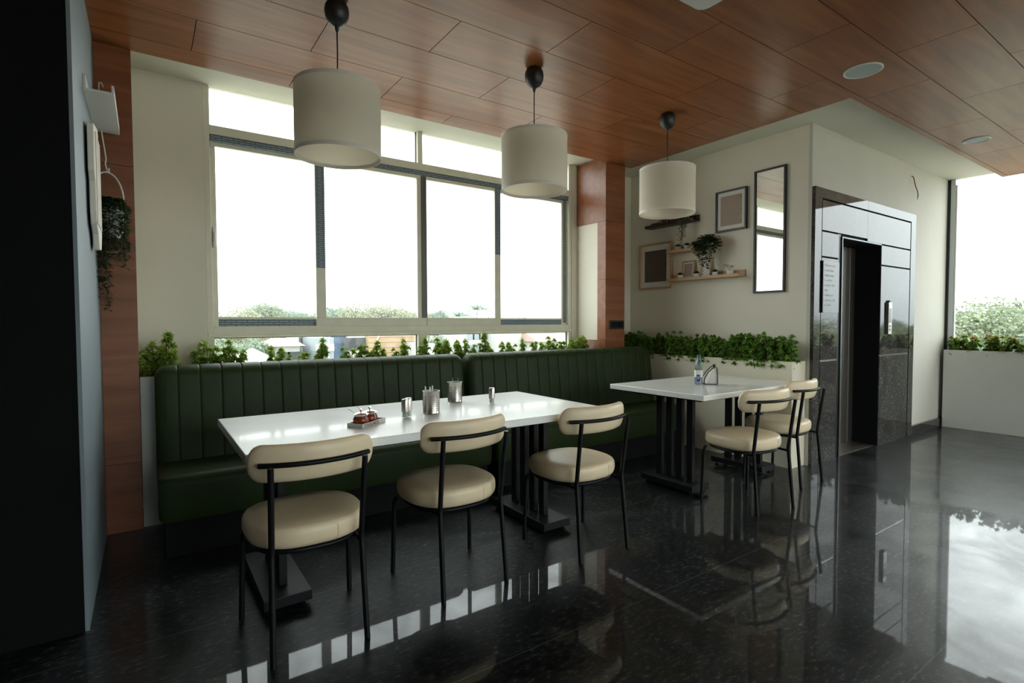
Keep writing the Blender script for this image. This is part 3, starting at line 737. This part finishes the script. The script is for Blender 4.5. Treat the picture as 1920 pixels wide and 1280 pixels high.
def succulent(loc, label, seed, kind='rosette', r=.033, h=.052):
    t = thing('potted_succulent', label, 'potted plant', loc, group='little potted plants on the ledges'); rn = random.Random(seed)
    obj('pot', MB().lathe([(0, 0), (r*.78, 0), (r, h*.9), (r, h), (r*.86, h), (r*.82, h*.8), (0, h*.8)], 24), 'ceramic', t, smooth='auto')
    lf = MB()
    if kind == 'rosette':
        for k in range(46):
            el = 1.35-k/46*1.25; b = k*2.4; d = Vector((cos(b)*cos(el), sin(b)*cos(el), sin(el)))
            lf.leaf((0, 0, h*.8+.012), d, (0, 0, 1), r*1.45*(.6+.4*k/46), r*.26, .2)
    else:
        for k in range(7):
            b = rn.random()*6.28; e1 = Vector((cos(b)*r*2.2, sin(b)*r*1.8, h+rn.uniform(.03, .06)))
            for i in range(9):
                s = i/8; p = Vector((0, 0, h*.8)).lerp(e1, s); p.z += .03*sin(s*pi)
                for q in (-1, 1): lf.leaf(p, (cos(b+q*1.3), sin(b+q*1.3), .2), (0, 0, 1), .018, .005)
    obj('foliage', lf, 'leaf_dark' if kind == 'rosette' else 'leaf_pale', t)
XS = 4.725
for (yy, zz, lab, sd, kd) in ((3.69, 2.030, 'small white potted succulent at the left end of the middle ledge', 1, 'rosette'), (3.575, 2.030, 'white potted succulent second from left on the middle ledge', 2, 'rosette'),
        (3.49, 2.030, 'white potted succulent third from left on the middle ledge, beside the ivy', 3, 'rosette'),
        (3.66, 1.724, 'white potted succulent at the left end of the lowest ledge', 4, 'rosette'), (3.455, 1.724, 'white potted succulent between the two small frames on the lowest ledge', 5, 'rosette'),
        (3.235, 1.724, 'white potted succulent right of the ivy tip on the lowest ledge', 6, 'rosette'), (3.07, 1.724, 'little white pot with a feathery spreading plant near the right end of the lowest ledge', 7, 'fern')):
    succulent((XS+.005, yy, zz), lab, sd, kd)
def trailing(name, label, loc, seed, strands, mt, leafl, drop, bushy, potr=.04, poth=.06, potmat='ceramic'):
    t = thing(name, label, 'trailing plant', loc); rn = random.Random(seed)
    obj('pot', MB().lathe([(0, 0), (potr*.8, 0), (potr, poth), (potr*.88, poth), (potr*.8, poth*.8), (0, poth*.8)], 24), potmat, t, smooth='auto')
    lf = MB(); sm = MB()
    for k in range(strands):
        dy = rn.uniform(-bushy, bushy); L_ = drop*rn.uniform(.3, 1)*(1-.72*abs(dy/bushy)); ox = -rn.uniform(.05, .09)-abs(rn.gauss(0, .012))
        top = rn.uniform(.01, .07)
        P = [Vector((0, 0, poth*.8)), Vector((ox*.5, dy*.5, poth+top)), Vector((ox, dy, poth*.6+top*.5)), Vector((ox-.005, dy*1.1, poth-L_*.4)), Vector((ox+rn.uniform(-.01, .01), dy*1.0+rn.uniform(-.02, .02), poth-L_))]
        pts = []
        for i in range(len(P)-1):
            for j in range(4): pts.append(P[i].lerp(P[i+1], j/4))
        pts.append(P[-1]); sm.tube(pts, .0012, 4)
        nl = int((L_+.15)/leafl*2.2)
        for i in range(nl):
            s = i/max(1, nl-1)*(len(pts)-1); a = int(s); p = pts[min(a, len(pts)-1)].lerp(pts[min(a+1, len(pts)-1)], s-a)
            b = rn.random()*6.28; lf.leaf(p, (cos(b)-.4, sin(b), rn.uniform(-.6, .5)), (rn.uniform(-1, 0), rn.uniform(-.3, .3), 1), leafl*rn.uniform(.7, 1.2), leafl*.33, .3)
    obj('foliage', lf, mt, t); obj('stem', sm, 'bark', t)
trailing('potted_ivy', 'dark leafy ivy spilling from the middle ledge over the one below', (4.725, 3.29, 2.030), 5, 52, 'leaf_dark', .040, .36, .14)
trailing('trailing_plant', 'pale string of leaves hanging from the topmost dark ledge', (4.725, 3.57, 2.338), 9, 15, 'leaf_pale', .027, .40, .045, potmat='black_plastic')

# black socket plate on the right column
so_ = thing('switch_plate', 'black switch plate on the timber column, above the right banquette', 'switch plate', (4.087, 3.9695, 1.248))
obj('plate', MB().box(-.108, .108, -.008, 0, -.046, .046), 'black_plastic', so_, bevel=.003)
for a_, b_ in ((-.09, -.03), (-.025, .025), (.03, .09)): obj('rocker', MB().box(a_, b_, -.011, -.0085, -.03, .03), 'plinth', so_, bevel=.001)
# ceiling light wire sticking out of the lift wall
wr = thing('loose_wire', 'loose reddish wire poking out of the white wall above the lift', 'wire', (6.97, 2.329, 2.80))
obj('wire', MB().tube([(-.01, 0, .07), (-.02, -.02, .05), (-.02, -.03, .0), (.02, -.03, -.05), (.07, -.03, -.09), (.09, -.03, -.13), (.085, -.028, -.16)], .005, 8), 'copper', wr, smooth=True)
obj('end_sleeve', MB().tube([(.085, -.028, -.158), (.08, -.027, -.185)], .0045, 8), 'white_plastic', wr)
# lift call panel
cp = thing('lift_call_panel', 'slim steel lift call panel on the polished granite right of the doorway', 'call panel', (6.34, 2.3015, 1.14))
obj('faceplate', MB().box(-.042, .042, -.022, 0, 0, .33), 'steel', cp, bevel=.004)
obj('display', MB().box(-.025, .025, -.024, -.0221, .12, .27), 'glass' if 0 else 'sign_grey', cp)
for z in (.05, .085): obj('button', MB().lathe([(0, 0), (.012, 0), (.012, .004), (0, .004)], 16), 'chrome', cp, loc=(0, -.0222, z)).rotation_euler = (pi/2, 0, 0)
obj('top_bracket', MB().prism([(-.03, .33), (.03, .33), (.0, .352)], -.018, -.002, axis=1), 'black_plastic', cp)

def text(body, size, mt, parent, loc, rot, name='lettering', ext=.0004, xs=1.0):
    c = bpy.data.curves.new('t', 'FONT'); c.body = body; c.size = size; c.extrude = ext
    o = bpy.data.objects.new('t', c); COL.objects.link(o); bpy.context.view_layer.update()
    me = bpy.data.meshes.new_from_object(o.evaluated_get(bpy.context.evaluated_depsgraph_get()))
    bpy.data.objects.remove(o); me.materials.clear(); me.materials.append(M[mt])
    q = link(bpy.data.objects.new(name, me)); q.parent = parent; q.location = loc; q.rotation_euler = rot; q.scale = (xs, 1, 1)
    return q
sg = thing('sign_board', 'grey notice board with faint white lines of text, left of the lift doorway', 'sign', (4.925, 2.2998, 1.355))
obj('board', MB().box(.0, .305, -.006, 0, 0, .455), 'sign_grey', sg)
obj('edge_strip', MB().box(-.012, -.001, -.014, 0, -.002, .457), 'black_plastic', sg)
for i, ln in enumerate(('Welcome to our', 'Ground Floor', 'Dining Lounge', 'Front Office', 'Lounge & Office', 'Rest', 'Family Rooms', 'Conference Hall', 'Bar Facility')):
    text(ln, .03, 'sign_text', sg, (.03 if i not in (5,) else .04, -.0064, .41-i*.044), (pi/2, 0, 0))

# ---- left wall pieces (wall plane x = -.22 facing +x)
ls = thing('white_ledge', 'white metal ledge high on the left wall, above the carved panel', 'shelf', (-.2195, 3.245, 2.38))
obj('shelf_board', MB().box(0, .118, 0, .66, 0, .012), 'white_plastic', ls, bevel=.001)
obj('back_board', MB().box(0, .010, 0, .66, .012, .075), 'white_plastic', ls)
obj('front_lip', MB().box(.108, .118, 0, .66, .0125, .045), 'white_plastic', ls)
cpnl = thing('carved_wall_panel', 'stepped white carved panel on the left wall, below the white ledge', 'wall decoration', (-.2195, 3.22, 1.66))
prof = [(x_*.8, z_) for x_, z_ in [(0, .56), (.02, .57), (.36, .62), (.44, .54), (.44, .30), (.50, .26), (.50, .08), (.42, 0), (.26, -.01), (.20, .06), (.10, .10), (.06, .16), (.06, .30), (0, .34)]]
obj('panel', MB().prism(prof, .010, .036, axis=0), 'trim_white', cpnl, bevel=.004)
for q in (.08, .13, .19, .25, .31): obj('carved_rib', MB().box(.0362, .041, q, q+.024, .10, .55), 'trim_white', cpnl, bevel=.002)

obj('standoff', MB().box(0, .0098, .12, .3, .15, .45), 'black_plastic', cpnl)
hp = thing('hanging_planter', 'white wall planter hanging on a wire hook with dark trailing leaves, by the left column', 'hanging plant', (-.125, 3.86, 1.86))
obj('hook_wire', MB().tube([(-.05, .1, .80), (-.056, .09, .82), (-.068, .08, .815), (-.07, .07, .78), (-.065, 0, .74), (-.058, 0, .5), (-.042, 0, .36), (-.046, 0, .33), (-.038, 0, .29), (-.03, -.0, .285), (-.03, 0, .31)], .0035, 8), 'white_plastic', hp, smooth=True)
obj('handle', MB().tube([(-.04+.075*cos(a)*1.0, .02*cos(a), .13+.155*sin(a)) for a in [pi*i/16 for i in range(17)]], .004, 8), 'white_plastic', hp, smooth=True)
obj('pot', MB().lathe([(0, -.09), (.045, -.09), (.06, -.05), (.068, .08), (.063, .08), (.055, -.04), (0, -.05)], 28, (-.03, 0, 0)), 'ceramic', hp, smooth='auto')
obj('drip_ring', MB().tube([(-.03+.055*cos(a), 0, -.13+.045*sin(a)) for a in [2*pi*i/20 for i in range(20)]], .003, 6, closed=True), 'white_plastic', hp, smooth=True)
lf = MB(); sm = MB(); rn = random.Random(4)
for k in range(60):
    ox = rn.uniform(-.088, .055); oy = rn.uniform(-.09, .04); L_ = rn.uniform(.15, .60) if ox < -.04 else rn.uniform(.08, .34)
    P = [Vector((-.03, 0, .07)), Vector((ox*.6-.01, oy*.6, .13)), Vector((ox, oy, .08)), Vector((ox-.005, oy, .08-L_*.5)), Vector((ox+rn.uniform(-.01, .015), oy, .08-L_))]
    pts = [P[i].lerp(P[i+1], j/5) for i in range(4) for j in range(5)]+[P[-1]]; sm.tube(pts, .0012, 4)
    for i in range(int(L_/.009)+14):
        s = rn.random()*(len(pts)-1.01); a = int(s); p = pts[a].lerp(pts[a+1], s-a); b = rn.random()*6.28
        lf.leaf(p, (cos(b), sin(b), rn.uniform(-.7, .4)), (0, 0, 1), rn.uniform(.022, .038), .010, .3)
obj('foliage', lf, 'leaf_dark', hp); obj('stem', sm, 'bark', hp)

# ================================================================== TABLE-TOP ITEMS
ZT = .7752
tr_ = thing('serving_tray', 'small cream sided tray holding two sauce jars on the long table', 'tray', (0.881, 2.528, ZT), R(35))
Lt, Wt, Ht = .19, .088, .02
tb = MB(); tb.box(-Lt/2, Lt/2, -Wt/2, -Wt/2+.005, 0, Ht).box(-Lt/2, Lt/2, Wt/2-.005, Wt/2, 0, Ht).box(-Lt/2, -Lt/2+.005, -Wt/2+.005, Wt/2-.005, 0, Ht).box(Lt/2-.005, Lt/2, -Wt/2+.005, Wt/2-.005, 0, Ht)
obj('tray_side', tb, 'tray_paper', tr_, bevel=.001)
obj('tray_bottom', MB().box(-Lt/2+.005, Lt/2-.005, -Wt/2+.005, Wt/2-.005, 0.0005, .004), 'tray_brown', tr_)
text('COOLNESS', .019, 'ink', tr_, (-Lt/2+.012, -Wt/2-.0006, .003), (pi/2, 0, 0), xs=1.25)
def sauce(loc, label, spoon=True):
    t = thing('sauce_jar', label, 'jar', loc, group='sauce jars on the tray')
    b = obj('jar_body', MB().lathe([(0, 0), (.024, 0), (.033, .006), (.038, .02), (.037, .034), (.031, .044), (.031, .046), (0, .046)], 32), 'red_sauce', t, smooth='auto')
    obj('glass_rim', MB().lathe([(.0315, .043), (.034, .046), (.034, .051), (.0315, .051)], 32, closed=True), 'clear', t, smooth='auto')
    l = obj('lid', MB().lathe([(0, .0515), (.036, .0515), (.036, .054), (.028, .060), (.012, .0635), (0, .0645)], 32), 'chrome', t, smooth='auto')
    obj('knob', MB().lathe([(.004, .064), (.003, .068), (.007, .073), (.006, .078), (0, .08)], 16), 'chrome', l, smooth='auto')
    if spoon: obj('spoon', MB().tube([(-.02, .01, .052), (-.035, .022, .066), (-.05, .035, .078)], [.0018, .0016, .0024], 6), 'chrome', t, smooth=True)
ca, sa = cos(R(35)), sin(R(35))
for q, lab in ((-.045, 'round red sauce jar with a steel lid, nearer the camera on the tray'), (.025, 'round red sauce jar with a steel lid, at the back of the tray')):
    sauce((.881+ca*q, 2.528+sa*q, ZT+.0045), lab)
def shaker(loc, label, h=.10, r=.0185):
    t = thing('shaker', label, 'shaker', loc, group='steel topped shakers')
    obj('glass_bottle', MB().lathe([(0, 0), (r*.85, 0), (r*.9, .004), (r*.86, .04), (r*.8, .04), (r*.75, .006), (0, .006)], 24), 'clear', t, smooth='auto')
    obj('contents', MB().lathe([(0, .0065), (r*.7, .0065), (r*.72, .03), (0, .03)], 20), 'paper', t, smooth='auto')
    obj('steel_cap', MB().lathe([(r*.9, .032), (r*1.02, .034), (r*1.02, h-.006), (r*.9, h), (r*.55, h-.001), (r*.5, h-.004), (0, h-.004)], 28), 'steel', t, smooth='auto')
    obj('cap_hole', MB().lathe([(0, h-.0038), (r*.4, h-.0038), (r*.4, h-.0034), (0, h-.0034)], 16), 'ink', t)
shaker((1.102, 2.575, ZT), 'steel topped shaker standing right of the sauce tray, front one of a pair')
shaker((1.133, 2.604, ZT), 'steel topped shaker standing right of the sauce tray, back one of a pair')
shaker((1.280, 2.699, ZT), 'steel topped shaker half hidden behind the nearer cutlery holder')
shaker((1.733, 2.725, ZT), 'steel topped shaker standing alone towards the right end of the long table', h=.098)
def perforated():
    m, t, b = nmat('perforated_steel'); N = t.nodes.new; L = t.links.new
    tcn = N('ShaderNodeTexCoord'); sp = N('ShaderNodeSeparateXYZ'); L(tcn.outputs['UV'], sp.inputs[0]) if False else None
    g1 = N('ShaderNodeNewGeometry')
    b.inputs['Base Color'].default_value = (.62, .60, .56, 1); b.inputs['Metallic'].default_value = 1; b.inputs['Roughness'].default_value = .22
    return m
def holder(loc, rz, label, r=.045, h=.125):
    t = thing('cutlery_holder', label, 'cutlery holder', loc, rz, group='perforated steel cutlery holders')
    obj('cup', MB().lathe([(0, 0), (r, 0), (r+.001, .004), (r, .006), (r, h-.004), (r+.002, h), (r-.0015, h), (r-.0015, .004), (0, .004)], 40), 'steel', t, smooth='auto')
    hl = MB()
    for k in range(40):
        if (k % 10) in (0, 1, 5, 6, 7):
            a = 2*pi*k/40
            for i in range(8):
                z = .02+i*.011; c = Vector((cos(a)*(r+.0003), sin(a)*(r+.0003), z)); tg = Vector((-sin(a), cos(a), 0)); nn = Vector((cos(a), sin(a), 0)); rr = .0027
                vs = [c+nn*.0003+tg*rr*cos(q*pi/3)+Vector((0, 0, rr*sin(q*pi/3))) for q in range(6)]
                hl.add(vs, [tuple(range(6))])
    obj('perforation', hl, 'ink', t, recalc=False)
    tn = MB()
    for k, (a, x, y) in enumerate(((.3, .02, .01), (2.2, -.03, .012), (4.1, -.026, -.02))):
        tn.prism([(x-.014, .04), (x+.012, .04), (x+.004, h+.024), (x-.004, h+.027)], y, y+.0012, axis=1)
    obj('folded_tissue', tn, 'paper', t)
holder((1.280, 2.632, ZT), .3, 'perforated steel cutlery holder, nearer of the two on the long table')
holder((1.592, 2.937, ZT), 1.1, 'perforated steel cutlery holder standing farther back near the banquette')
# bottle
bt = thing('water_bottle', 'clear plastic water bottle with a blue cap and blue label', 'bottle', (3.608, 2.608, ZT))
obj('bottle_body', MB().lathe([(0, 0), (.026, 0), (.031, .006), (.031, .03), (.028, .045), (.031, .06), (.031, .105), (.027, .125), (.029, .135), (.0275, .145), (.031, .152), (.031, .162), (.024, .18), (.013, .203), (.0115, .222), (.0105, .222), (.012, .203), (.0225, .18), (.0295, .16), (.0295, .152), (.026, .145), (.0275, .135), (.0255, .125), (.0295, .105), (.0295, .008), (0, .004)], 32), 'water', bt, smooth='auto')
obj('label', MB().lathe([(.0316, .062), (.0316, .118), (.0312, .118), (.0312, .062)], 32, closed=True), 'paper', bt, smooth='auto')
bl = MB()
for i in range(5):
    a0, a1 = R(188+i*10), R(198+i*10); q = .0319
    bl.add([(q*cos(a0), q*sin(a0), .03), (q*cos(a1), q*sin(a1), .03), (q*cos(a1), q*sin(a1), .082), (q*cos(a0), q*sin(a0), .082)], [(0, 1, 2, 3)])
lo = obj('label_patch', bl, 'blue_label', bt, recalc=False)
zg = MB()
for (u0, z0), (u1, z1) in (((.1, .04), (.3, .072)), ((.3, .072), (.5, .045)), ((.5, .045), (.8, .074))):
    P = []
    for s in range(5):
        u = u0+(u1-u0)*s/4; a = R(188+50*u); z = z0+(z1-z0)*s/4; P.append((.0322*cos(a), .0322*sin(a), z))
    zg.tube(P, .0016, 5)
obj('label_mark', zg, 'paper', lo)
obj('cap', MB().lathe([(.0125, .213), (.0125, .234), (.011, .236), (0, .236)], 24), 'blue_cap', bt, smooth='auto')
# napkin holder
nh = thing('napkin_holder', 'black napkin holder with white paper napkins beside the water bottle', 'napkin holder', (3.718, 2.570, ZT), R(-40))
for y in (-.035, .035):
    pts = [(-.065, y, .003), (-.062, y, .05), (-.03, y, .10), (0, y, .13), (.02, y, .145), (.035, y, .13), (.04, y, .08), (.04, y, .003)]
    obj('wire_side', MB().tube(pts, .004, 8), 'black_plastic', nh, smooth=True)
obj('base', MB().box(-.06, .04, -.04, .04, 0, .005), 'black_plastic', nh, bevel=.001)
obj('knob', MB().lathe([(0, -.012), (.01, -.008), (.013, 0), (.01, .008), (0, .012)], 16, (.022, -.0, .15)), 'black_plastic', nh, smooth=True)
nk = MB()
for k in range(9): nk.prism([(-.045+k*.0006, .006), (.036, .006), (.034, .12+.002*(k % 3)), (.0, .125)], -.03+k*.0066, -.03+k*.0066+.004, axis=1)
obj('napkin_stack', nk, 'paper', nh)

# ================================================================== OUTDOORS (we stand four floors up)
GZ = -12.5
gr = struct('floor_outside', MB().box(-900, 1500, -900, 1500, GZ-.5, GZ), 'road'); gr.name = 'ground'
tag(gr, kind='structure')
def crown(seed, r, h, n, ls, mt):
    rn = random.Random(seed); mb = MB(); bl = []
    for k in range(11):
        a = rn.random()*6.28; q = r*.62*math.sqrt(rn.random()); bl.append((Vector((q*cos(a), q*sin(a), h*rn.uniform(-.22, .42))), r*rn.uniform(.34, .56)))
    for k in range(n):
        c, rr = rn.choice(bl); d = Vector((rn.gauss(0, 1), rn.gauss(0, 1), rn.gauss(0, 1)+.25)).normalized()
        p = c+d*rr*rn.uniform(.72, 1.05); dd = (d+Vector((rn.gauss(0, .6), rn.gauss(0, .6), rn.gauss(0, .6)))).normalized()
        u = dd.orthogonal().normalized(); v = dd.cross(u); s = ls*rn.uniform(.6, 1.3)
        mb.add([p+u*s, p+v*s*.7, p-u*s, p-v*s*.7], [(0, 1, 2, 3)])
    return mb.mesh('crown', [M[mt]])
def trunk(h, r):
    return MB().tube([(0, 0, 0), (.1, .05, h*.4), (-.05, .1, h*.7), (0, 0, h)], [r, r*.8, r*.6, r*.35], 8).mesh('trunk', [M['bark']])
crowns = [crown(1, 5.2, 6, 12000, .15, 'hazed_leaf'), crown(2, 6, 5.5, 12000, .17, 'hazed_leaf2'), crown(3, 5, 6.5, 11000, .15, 'hazed_leaf3'), crown(4, 7, 6, 15000, .15, 'hazed_leaf')]
tr0 = trunk(1, .03)
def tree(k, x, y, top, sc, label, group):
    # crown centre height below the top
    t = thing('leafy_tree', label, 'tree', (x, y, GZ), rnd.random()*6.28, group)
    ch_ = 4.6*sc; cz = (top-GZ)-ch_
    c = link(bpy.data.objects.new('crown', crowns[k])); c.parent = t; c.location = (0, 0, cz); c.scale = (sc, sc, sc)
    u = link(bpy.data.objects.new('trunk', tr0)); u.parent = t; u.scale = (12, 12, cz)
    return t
def vx(px, Y): return Y*math.tan(yaw+math.atan((px-960)/991.8))
GA = 'hazy trees beyond the window wall'; LA = 'distant hazy green tree seen through the wide window'
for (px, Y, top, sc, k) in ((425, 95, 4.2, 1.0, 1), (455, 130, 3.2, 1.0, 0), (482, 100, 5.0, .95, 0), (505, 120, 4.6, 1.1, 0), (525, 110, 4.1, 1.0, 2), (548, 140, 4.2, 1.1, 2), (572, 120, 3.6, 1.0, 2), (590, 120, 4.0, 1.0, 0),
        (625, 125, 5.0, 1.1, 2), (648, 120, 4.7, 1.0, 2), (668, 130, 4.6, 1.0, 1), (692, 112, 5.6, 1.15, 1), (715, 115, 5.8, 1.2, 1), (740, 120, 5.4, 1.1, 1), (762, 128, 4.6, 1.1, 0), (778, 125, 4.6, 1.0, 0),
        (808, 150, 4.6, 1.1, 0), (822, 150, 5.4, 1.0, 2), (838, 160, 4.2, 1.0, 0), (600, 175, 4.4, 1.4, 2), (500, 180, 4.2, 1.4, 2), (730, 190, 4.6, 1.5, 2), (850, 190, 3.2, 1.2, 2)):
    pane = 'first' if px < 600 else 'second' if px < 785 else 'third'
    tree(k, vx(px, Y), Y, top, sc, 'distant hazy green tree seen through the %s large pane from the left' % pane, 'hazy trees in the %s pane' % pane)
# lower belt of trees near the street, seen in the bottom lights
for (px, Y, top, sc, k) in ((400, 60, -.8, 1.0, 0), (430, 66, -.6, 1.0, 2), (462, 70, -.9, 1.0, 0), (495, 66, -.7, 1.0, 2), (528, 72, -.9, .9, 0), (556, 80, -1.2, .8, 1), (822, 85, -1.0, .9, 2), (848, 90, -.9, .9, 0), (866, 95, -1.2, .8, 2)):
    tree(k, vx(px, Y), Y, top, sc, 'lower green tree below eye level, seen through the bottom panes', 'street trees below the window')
# coconut palms
def palm_mesh(seed):
    rn = random.Random(seed); mb = MB()
    for k in range(16):
        a = k*2*pi/16+rn.uniform(-.1, .1); el = rn.uniform(.1, 1.0); L_ = rn.uniform(3.8, 4.6); pr = None
        for i in range(13):
            s = i/12; x = L_*s*cos(el)+.3*s; z = L_*(s*sin(el)-.75*s*s); p = Vector((x*cos(a), x*sin(a), z))
            if pr is not None:
                sd = Vector((-sin(a), cos(a), 0))
                for q in (-1, 1):
                    ln = 1.1*(1-s*.6); e_ = p+sd*q*ln*.8+Vector((cos(a)*.3, sin(a)*.3, -ln*.55))
                    mb.add([pr, p, e_], [(0, 1, 2)])
            pr = p
    return mb.mesh('fronds', [M['hazed_leaf3']])
pm = palm_mesh(3)
for px, Y, top, lab in ((862, 110, 4.5, 'shorter distant coconut palm, left of the taller one'), (896, 105, 6.0, 'taller distant coconut palm seen through the third window pane'), (976, 120, 3.2, 'faint distant palm seen through the fourth window pane')):
    t = thing('coconut_palm', lab, 'palm tree', (vx(px, Y), Y, GZ)); c = link(bpy.data.objects.new('fronds', pm)); c.parent = t; c.location = (0, 0, top-GZ-1.4)
    u = link(bpy.data.objects.new('trunk', tr0)); u.parent = t; u.scale = (7, 7, top-GZ-1.4)
# trees and far belt seen to the right
GB = 'trees outside the right-hand window'; LB = 'green tree outside the tall right-hand window'
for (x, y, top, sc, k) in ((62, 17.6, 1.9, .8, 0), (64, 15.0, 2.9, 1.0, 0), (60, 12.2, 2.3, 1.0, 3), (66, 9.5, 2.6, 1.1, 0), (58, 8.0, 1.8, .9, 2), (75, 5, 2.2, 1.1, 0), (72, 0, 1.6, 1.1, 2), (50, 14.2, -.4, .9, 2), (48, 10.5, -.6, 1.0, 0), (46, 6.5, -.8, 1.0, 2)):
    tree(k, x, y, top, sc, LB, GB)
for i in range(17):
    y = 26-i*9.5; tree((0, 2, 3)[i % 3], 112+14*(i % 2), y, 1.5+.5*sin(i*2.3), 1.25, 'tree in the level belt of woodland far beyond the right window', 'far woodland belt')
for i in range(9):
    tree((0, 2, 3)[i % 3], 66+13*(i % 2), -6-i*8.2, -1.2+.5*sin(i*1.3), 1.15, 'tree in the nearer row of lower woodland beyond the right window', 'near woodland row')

def building(name, label, px0, px1, Y, ztop, depth, wallm, winspec=None, roof=None, cat='building', x01=None):
    x0, x1 = x01 or (vx(px0, Y), vx(px1, Y))
    t = thing(name, label, cat, (x0, Y, GZ)); W_ = x1-x0; H = ztop-GZ
    obj('wall', MB().box(0, W_, 0, depth, 0, H), wallm, t)
    if roof:
        rm, rh = roof; obj('roof', MB().prism([(-.4, -.4), (W_+.4, -.4), (W_+.4, depth+.4), (-.4, depth+.4)], H, H+.25) if rh == 0 else MB().add([(-.5, -.5, H), (W_+.5, -.5, H), (W_+.5, depth+.5, H), (-.5, depth+.5, H), (0, depth/2, H+rh), (W_, depth/2, H+rh)], [(0, 1, 5, 4), (2, 3, 4, 5), (0, 4, 3), (1, 2, 5), (0, 3, 2, 1)]), rm, t)
    if winspec:
        n, rows_, ww, wh, mt = winspec
        for r_ in range(rows_):
            for k in range(n):
                cx = W_*(k+.5)/n; cz = H-1.1-r_*(wh+.8)
                obj('window', MB().box(cx-ww/2, cx+ww/2, -.06, 0, cz-wh/2, cz+wh/2), mt, t)
    return t
building('house', 'pale rubble-edged low house with a tan roof behind the left shrubs', 520, 562, 62, -1.2, 8, 'bwhite', (2, 1, 1.4, .9, 'bdark'), ('bpink', .8))
building('building', 'white building with barred windows in the bottom pane', 564, 590, 66, .2, 8, 'bwhite', (3, 2, 1.0, 1.1, 'bdark'))
building('shed', 'pale blue metal roofed shed between the white and blue buildings', 592, 626, 60, -.3, 9, 'bpale', (2, 1, 1.0, .8, 'bwhite'))
building('building', 'bright blue corrugated sheet building in the bottom pane', 627, 651, 64, -.1, 7, 'bblue', None, ('bwhite', 0))
building('building', 'white building with one wide dark shutter opening', 652, 690, 63, -.1, 7, 'bwhite', (1, 1, 3.6, 1.5, 'bdark'))
yb = building('building', 'ochre yellow building with horizontal boards, widest in the bottom pane', 691, 778, 62, .1, 9, 'byellow', None)
st_ = MB()
for i in range(9): st_.box(0, vx(778, 62)-vx(691, 62), -.08, -.01, (-GZ+.1)-.5-i*.62, (-GZ+.1)-.38-i*.62)
obj('horizontal_board', st_, 'bpink', yb)
building('building', 'plain white block just right of the lower mullion', 802, 815, 56, -1.1, 6, 'bwhite')
building('apartment_building', 'white building with a grid of grey windows in the bottom right pane', 876, 944, 75, .3, 10, 'bwhite', (6, 4, 1.5, 1.3, 'bpale'))
building('building', 'plain bright white building beside the window grid building', 946, 1006, 70, .2, 10, 'bwhite', None)
building('house', 'house with a pinkish red tiled roof at the right edge of the bottom pane', 1009, 1062, 66, -1.7, 9, 'bwhite', (3, 1, 1.2, .9, 'bdark'), ('bpink', 1.9))
tn = thing('marquee_tent', 'white and pale blue pitched tent roof behind the left shrubs', 'tent', (vx(475, 40), 40, GZ))
obj('canopy', MB().add([(-2.6, -2, 10.6), (2.6, -2, 10.6), (2.6, 3, 10.6), (-2.6, 3, 10.6), (0, .5, 12.1)], [(0, 1, 4), (1, 2, 4), (2, 3, 4), (3, 0, 4)]), 'bwhite', tn, recalc=False)
obj('valance', MB().box(-2.6, 2.6, -2, -1.95, 10.1, 10.6), 'bpale', tn)
pm_ = MB()
for a in (-2.5, 2.5):
    for b in (-1.9, 2.9): pm_.tube([(a, b, 0), (a, b, 10.6)], .06, 6)
obj('pole', pm_, 'alu', tn)
for px, lab in ((616, 'thin white street lamp in front of the pale blue shed'), (708, 'curved white street lamp in front of the ochre building')):
    t = thing('street_lamp', lab, 'street lamp', (vx(px, 52), 52, GZ))
    obj('pole', MB().tube([(0, 0, 0), (0, 0, 12.2), (.15, 0, 12.6), (.6, 0, 12.8), (1.0, 0, 12.75)], .07, 8), 'bwhite', t, smooth=True)
    obj('lamp_head', MB().cbox((1.15, 0, 12.72), (.5, .2, .1)), 'bwhite', t)
# buildings beyond the right window (seen direct and mirrored in the lift granite)
building('house', 'pinkish house among the trees beyond the right window', 0, 0, 19.2, .4, 8, 'bwhite', None, ('bpink', 1.2), x01=(70, 80))
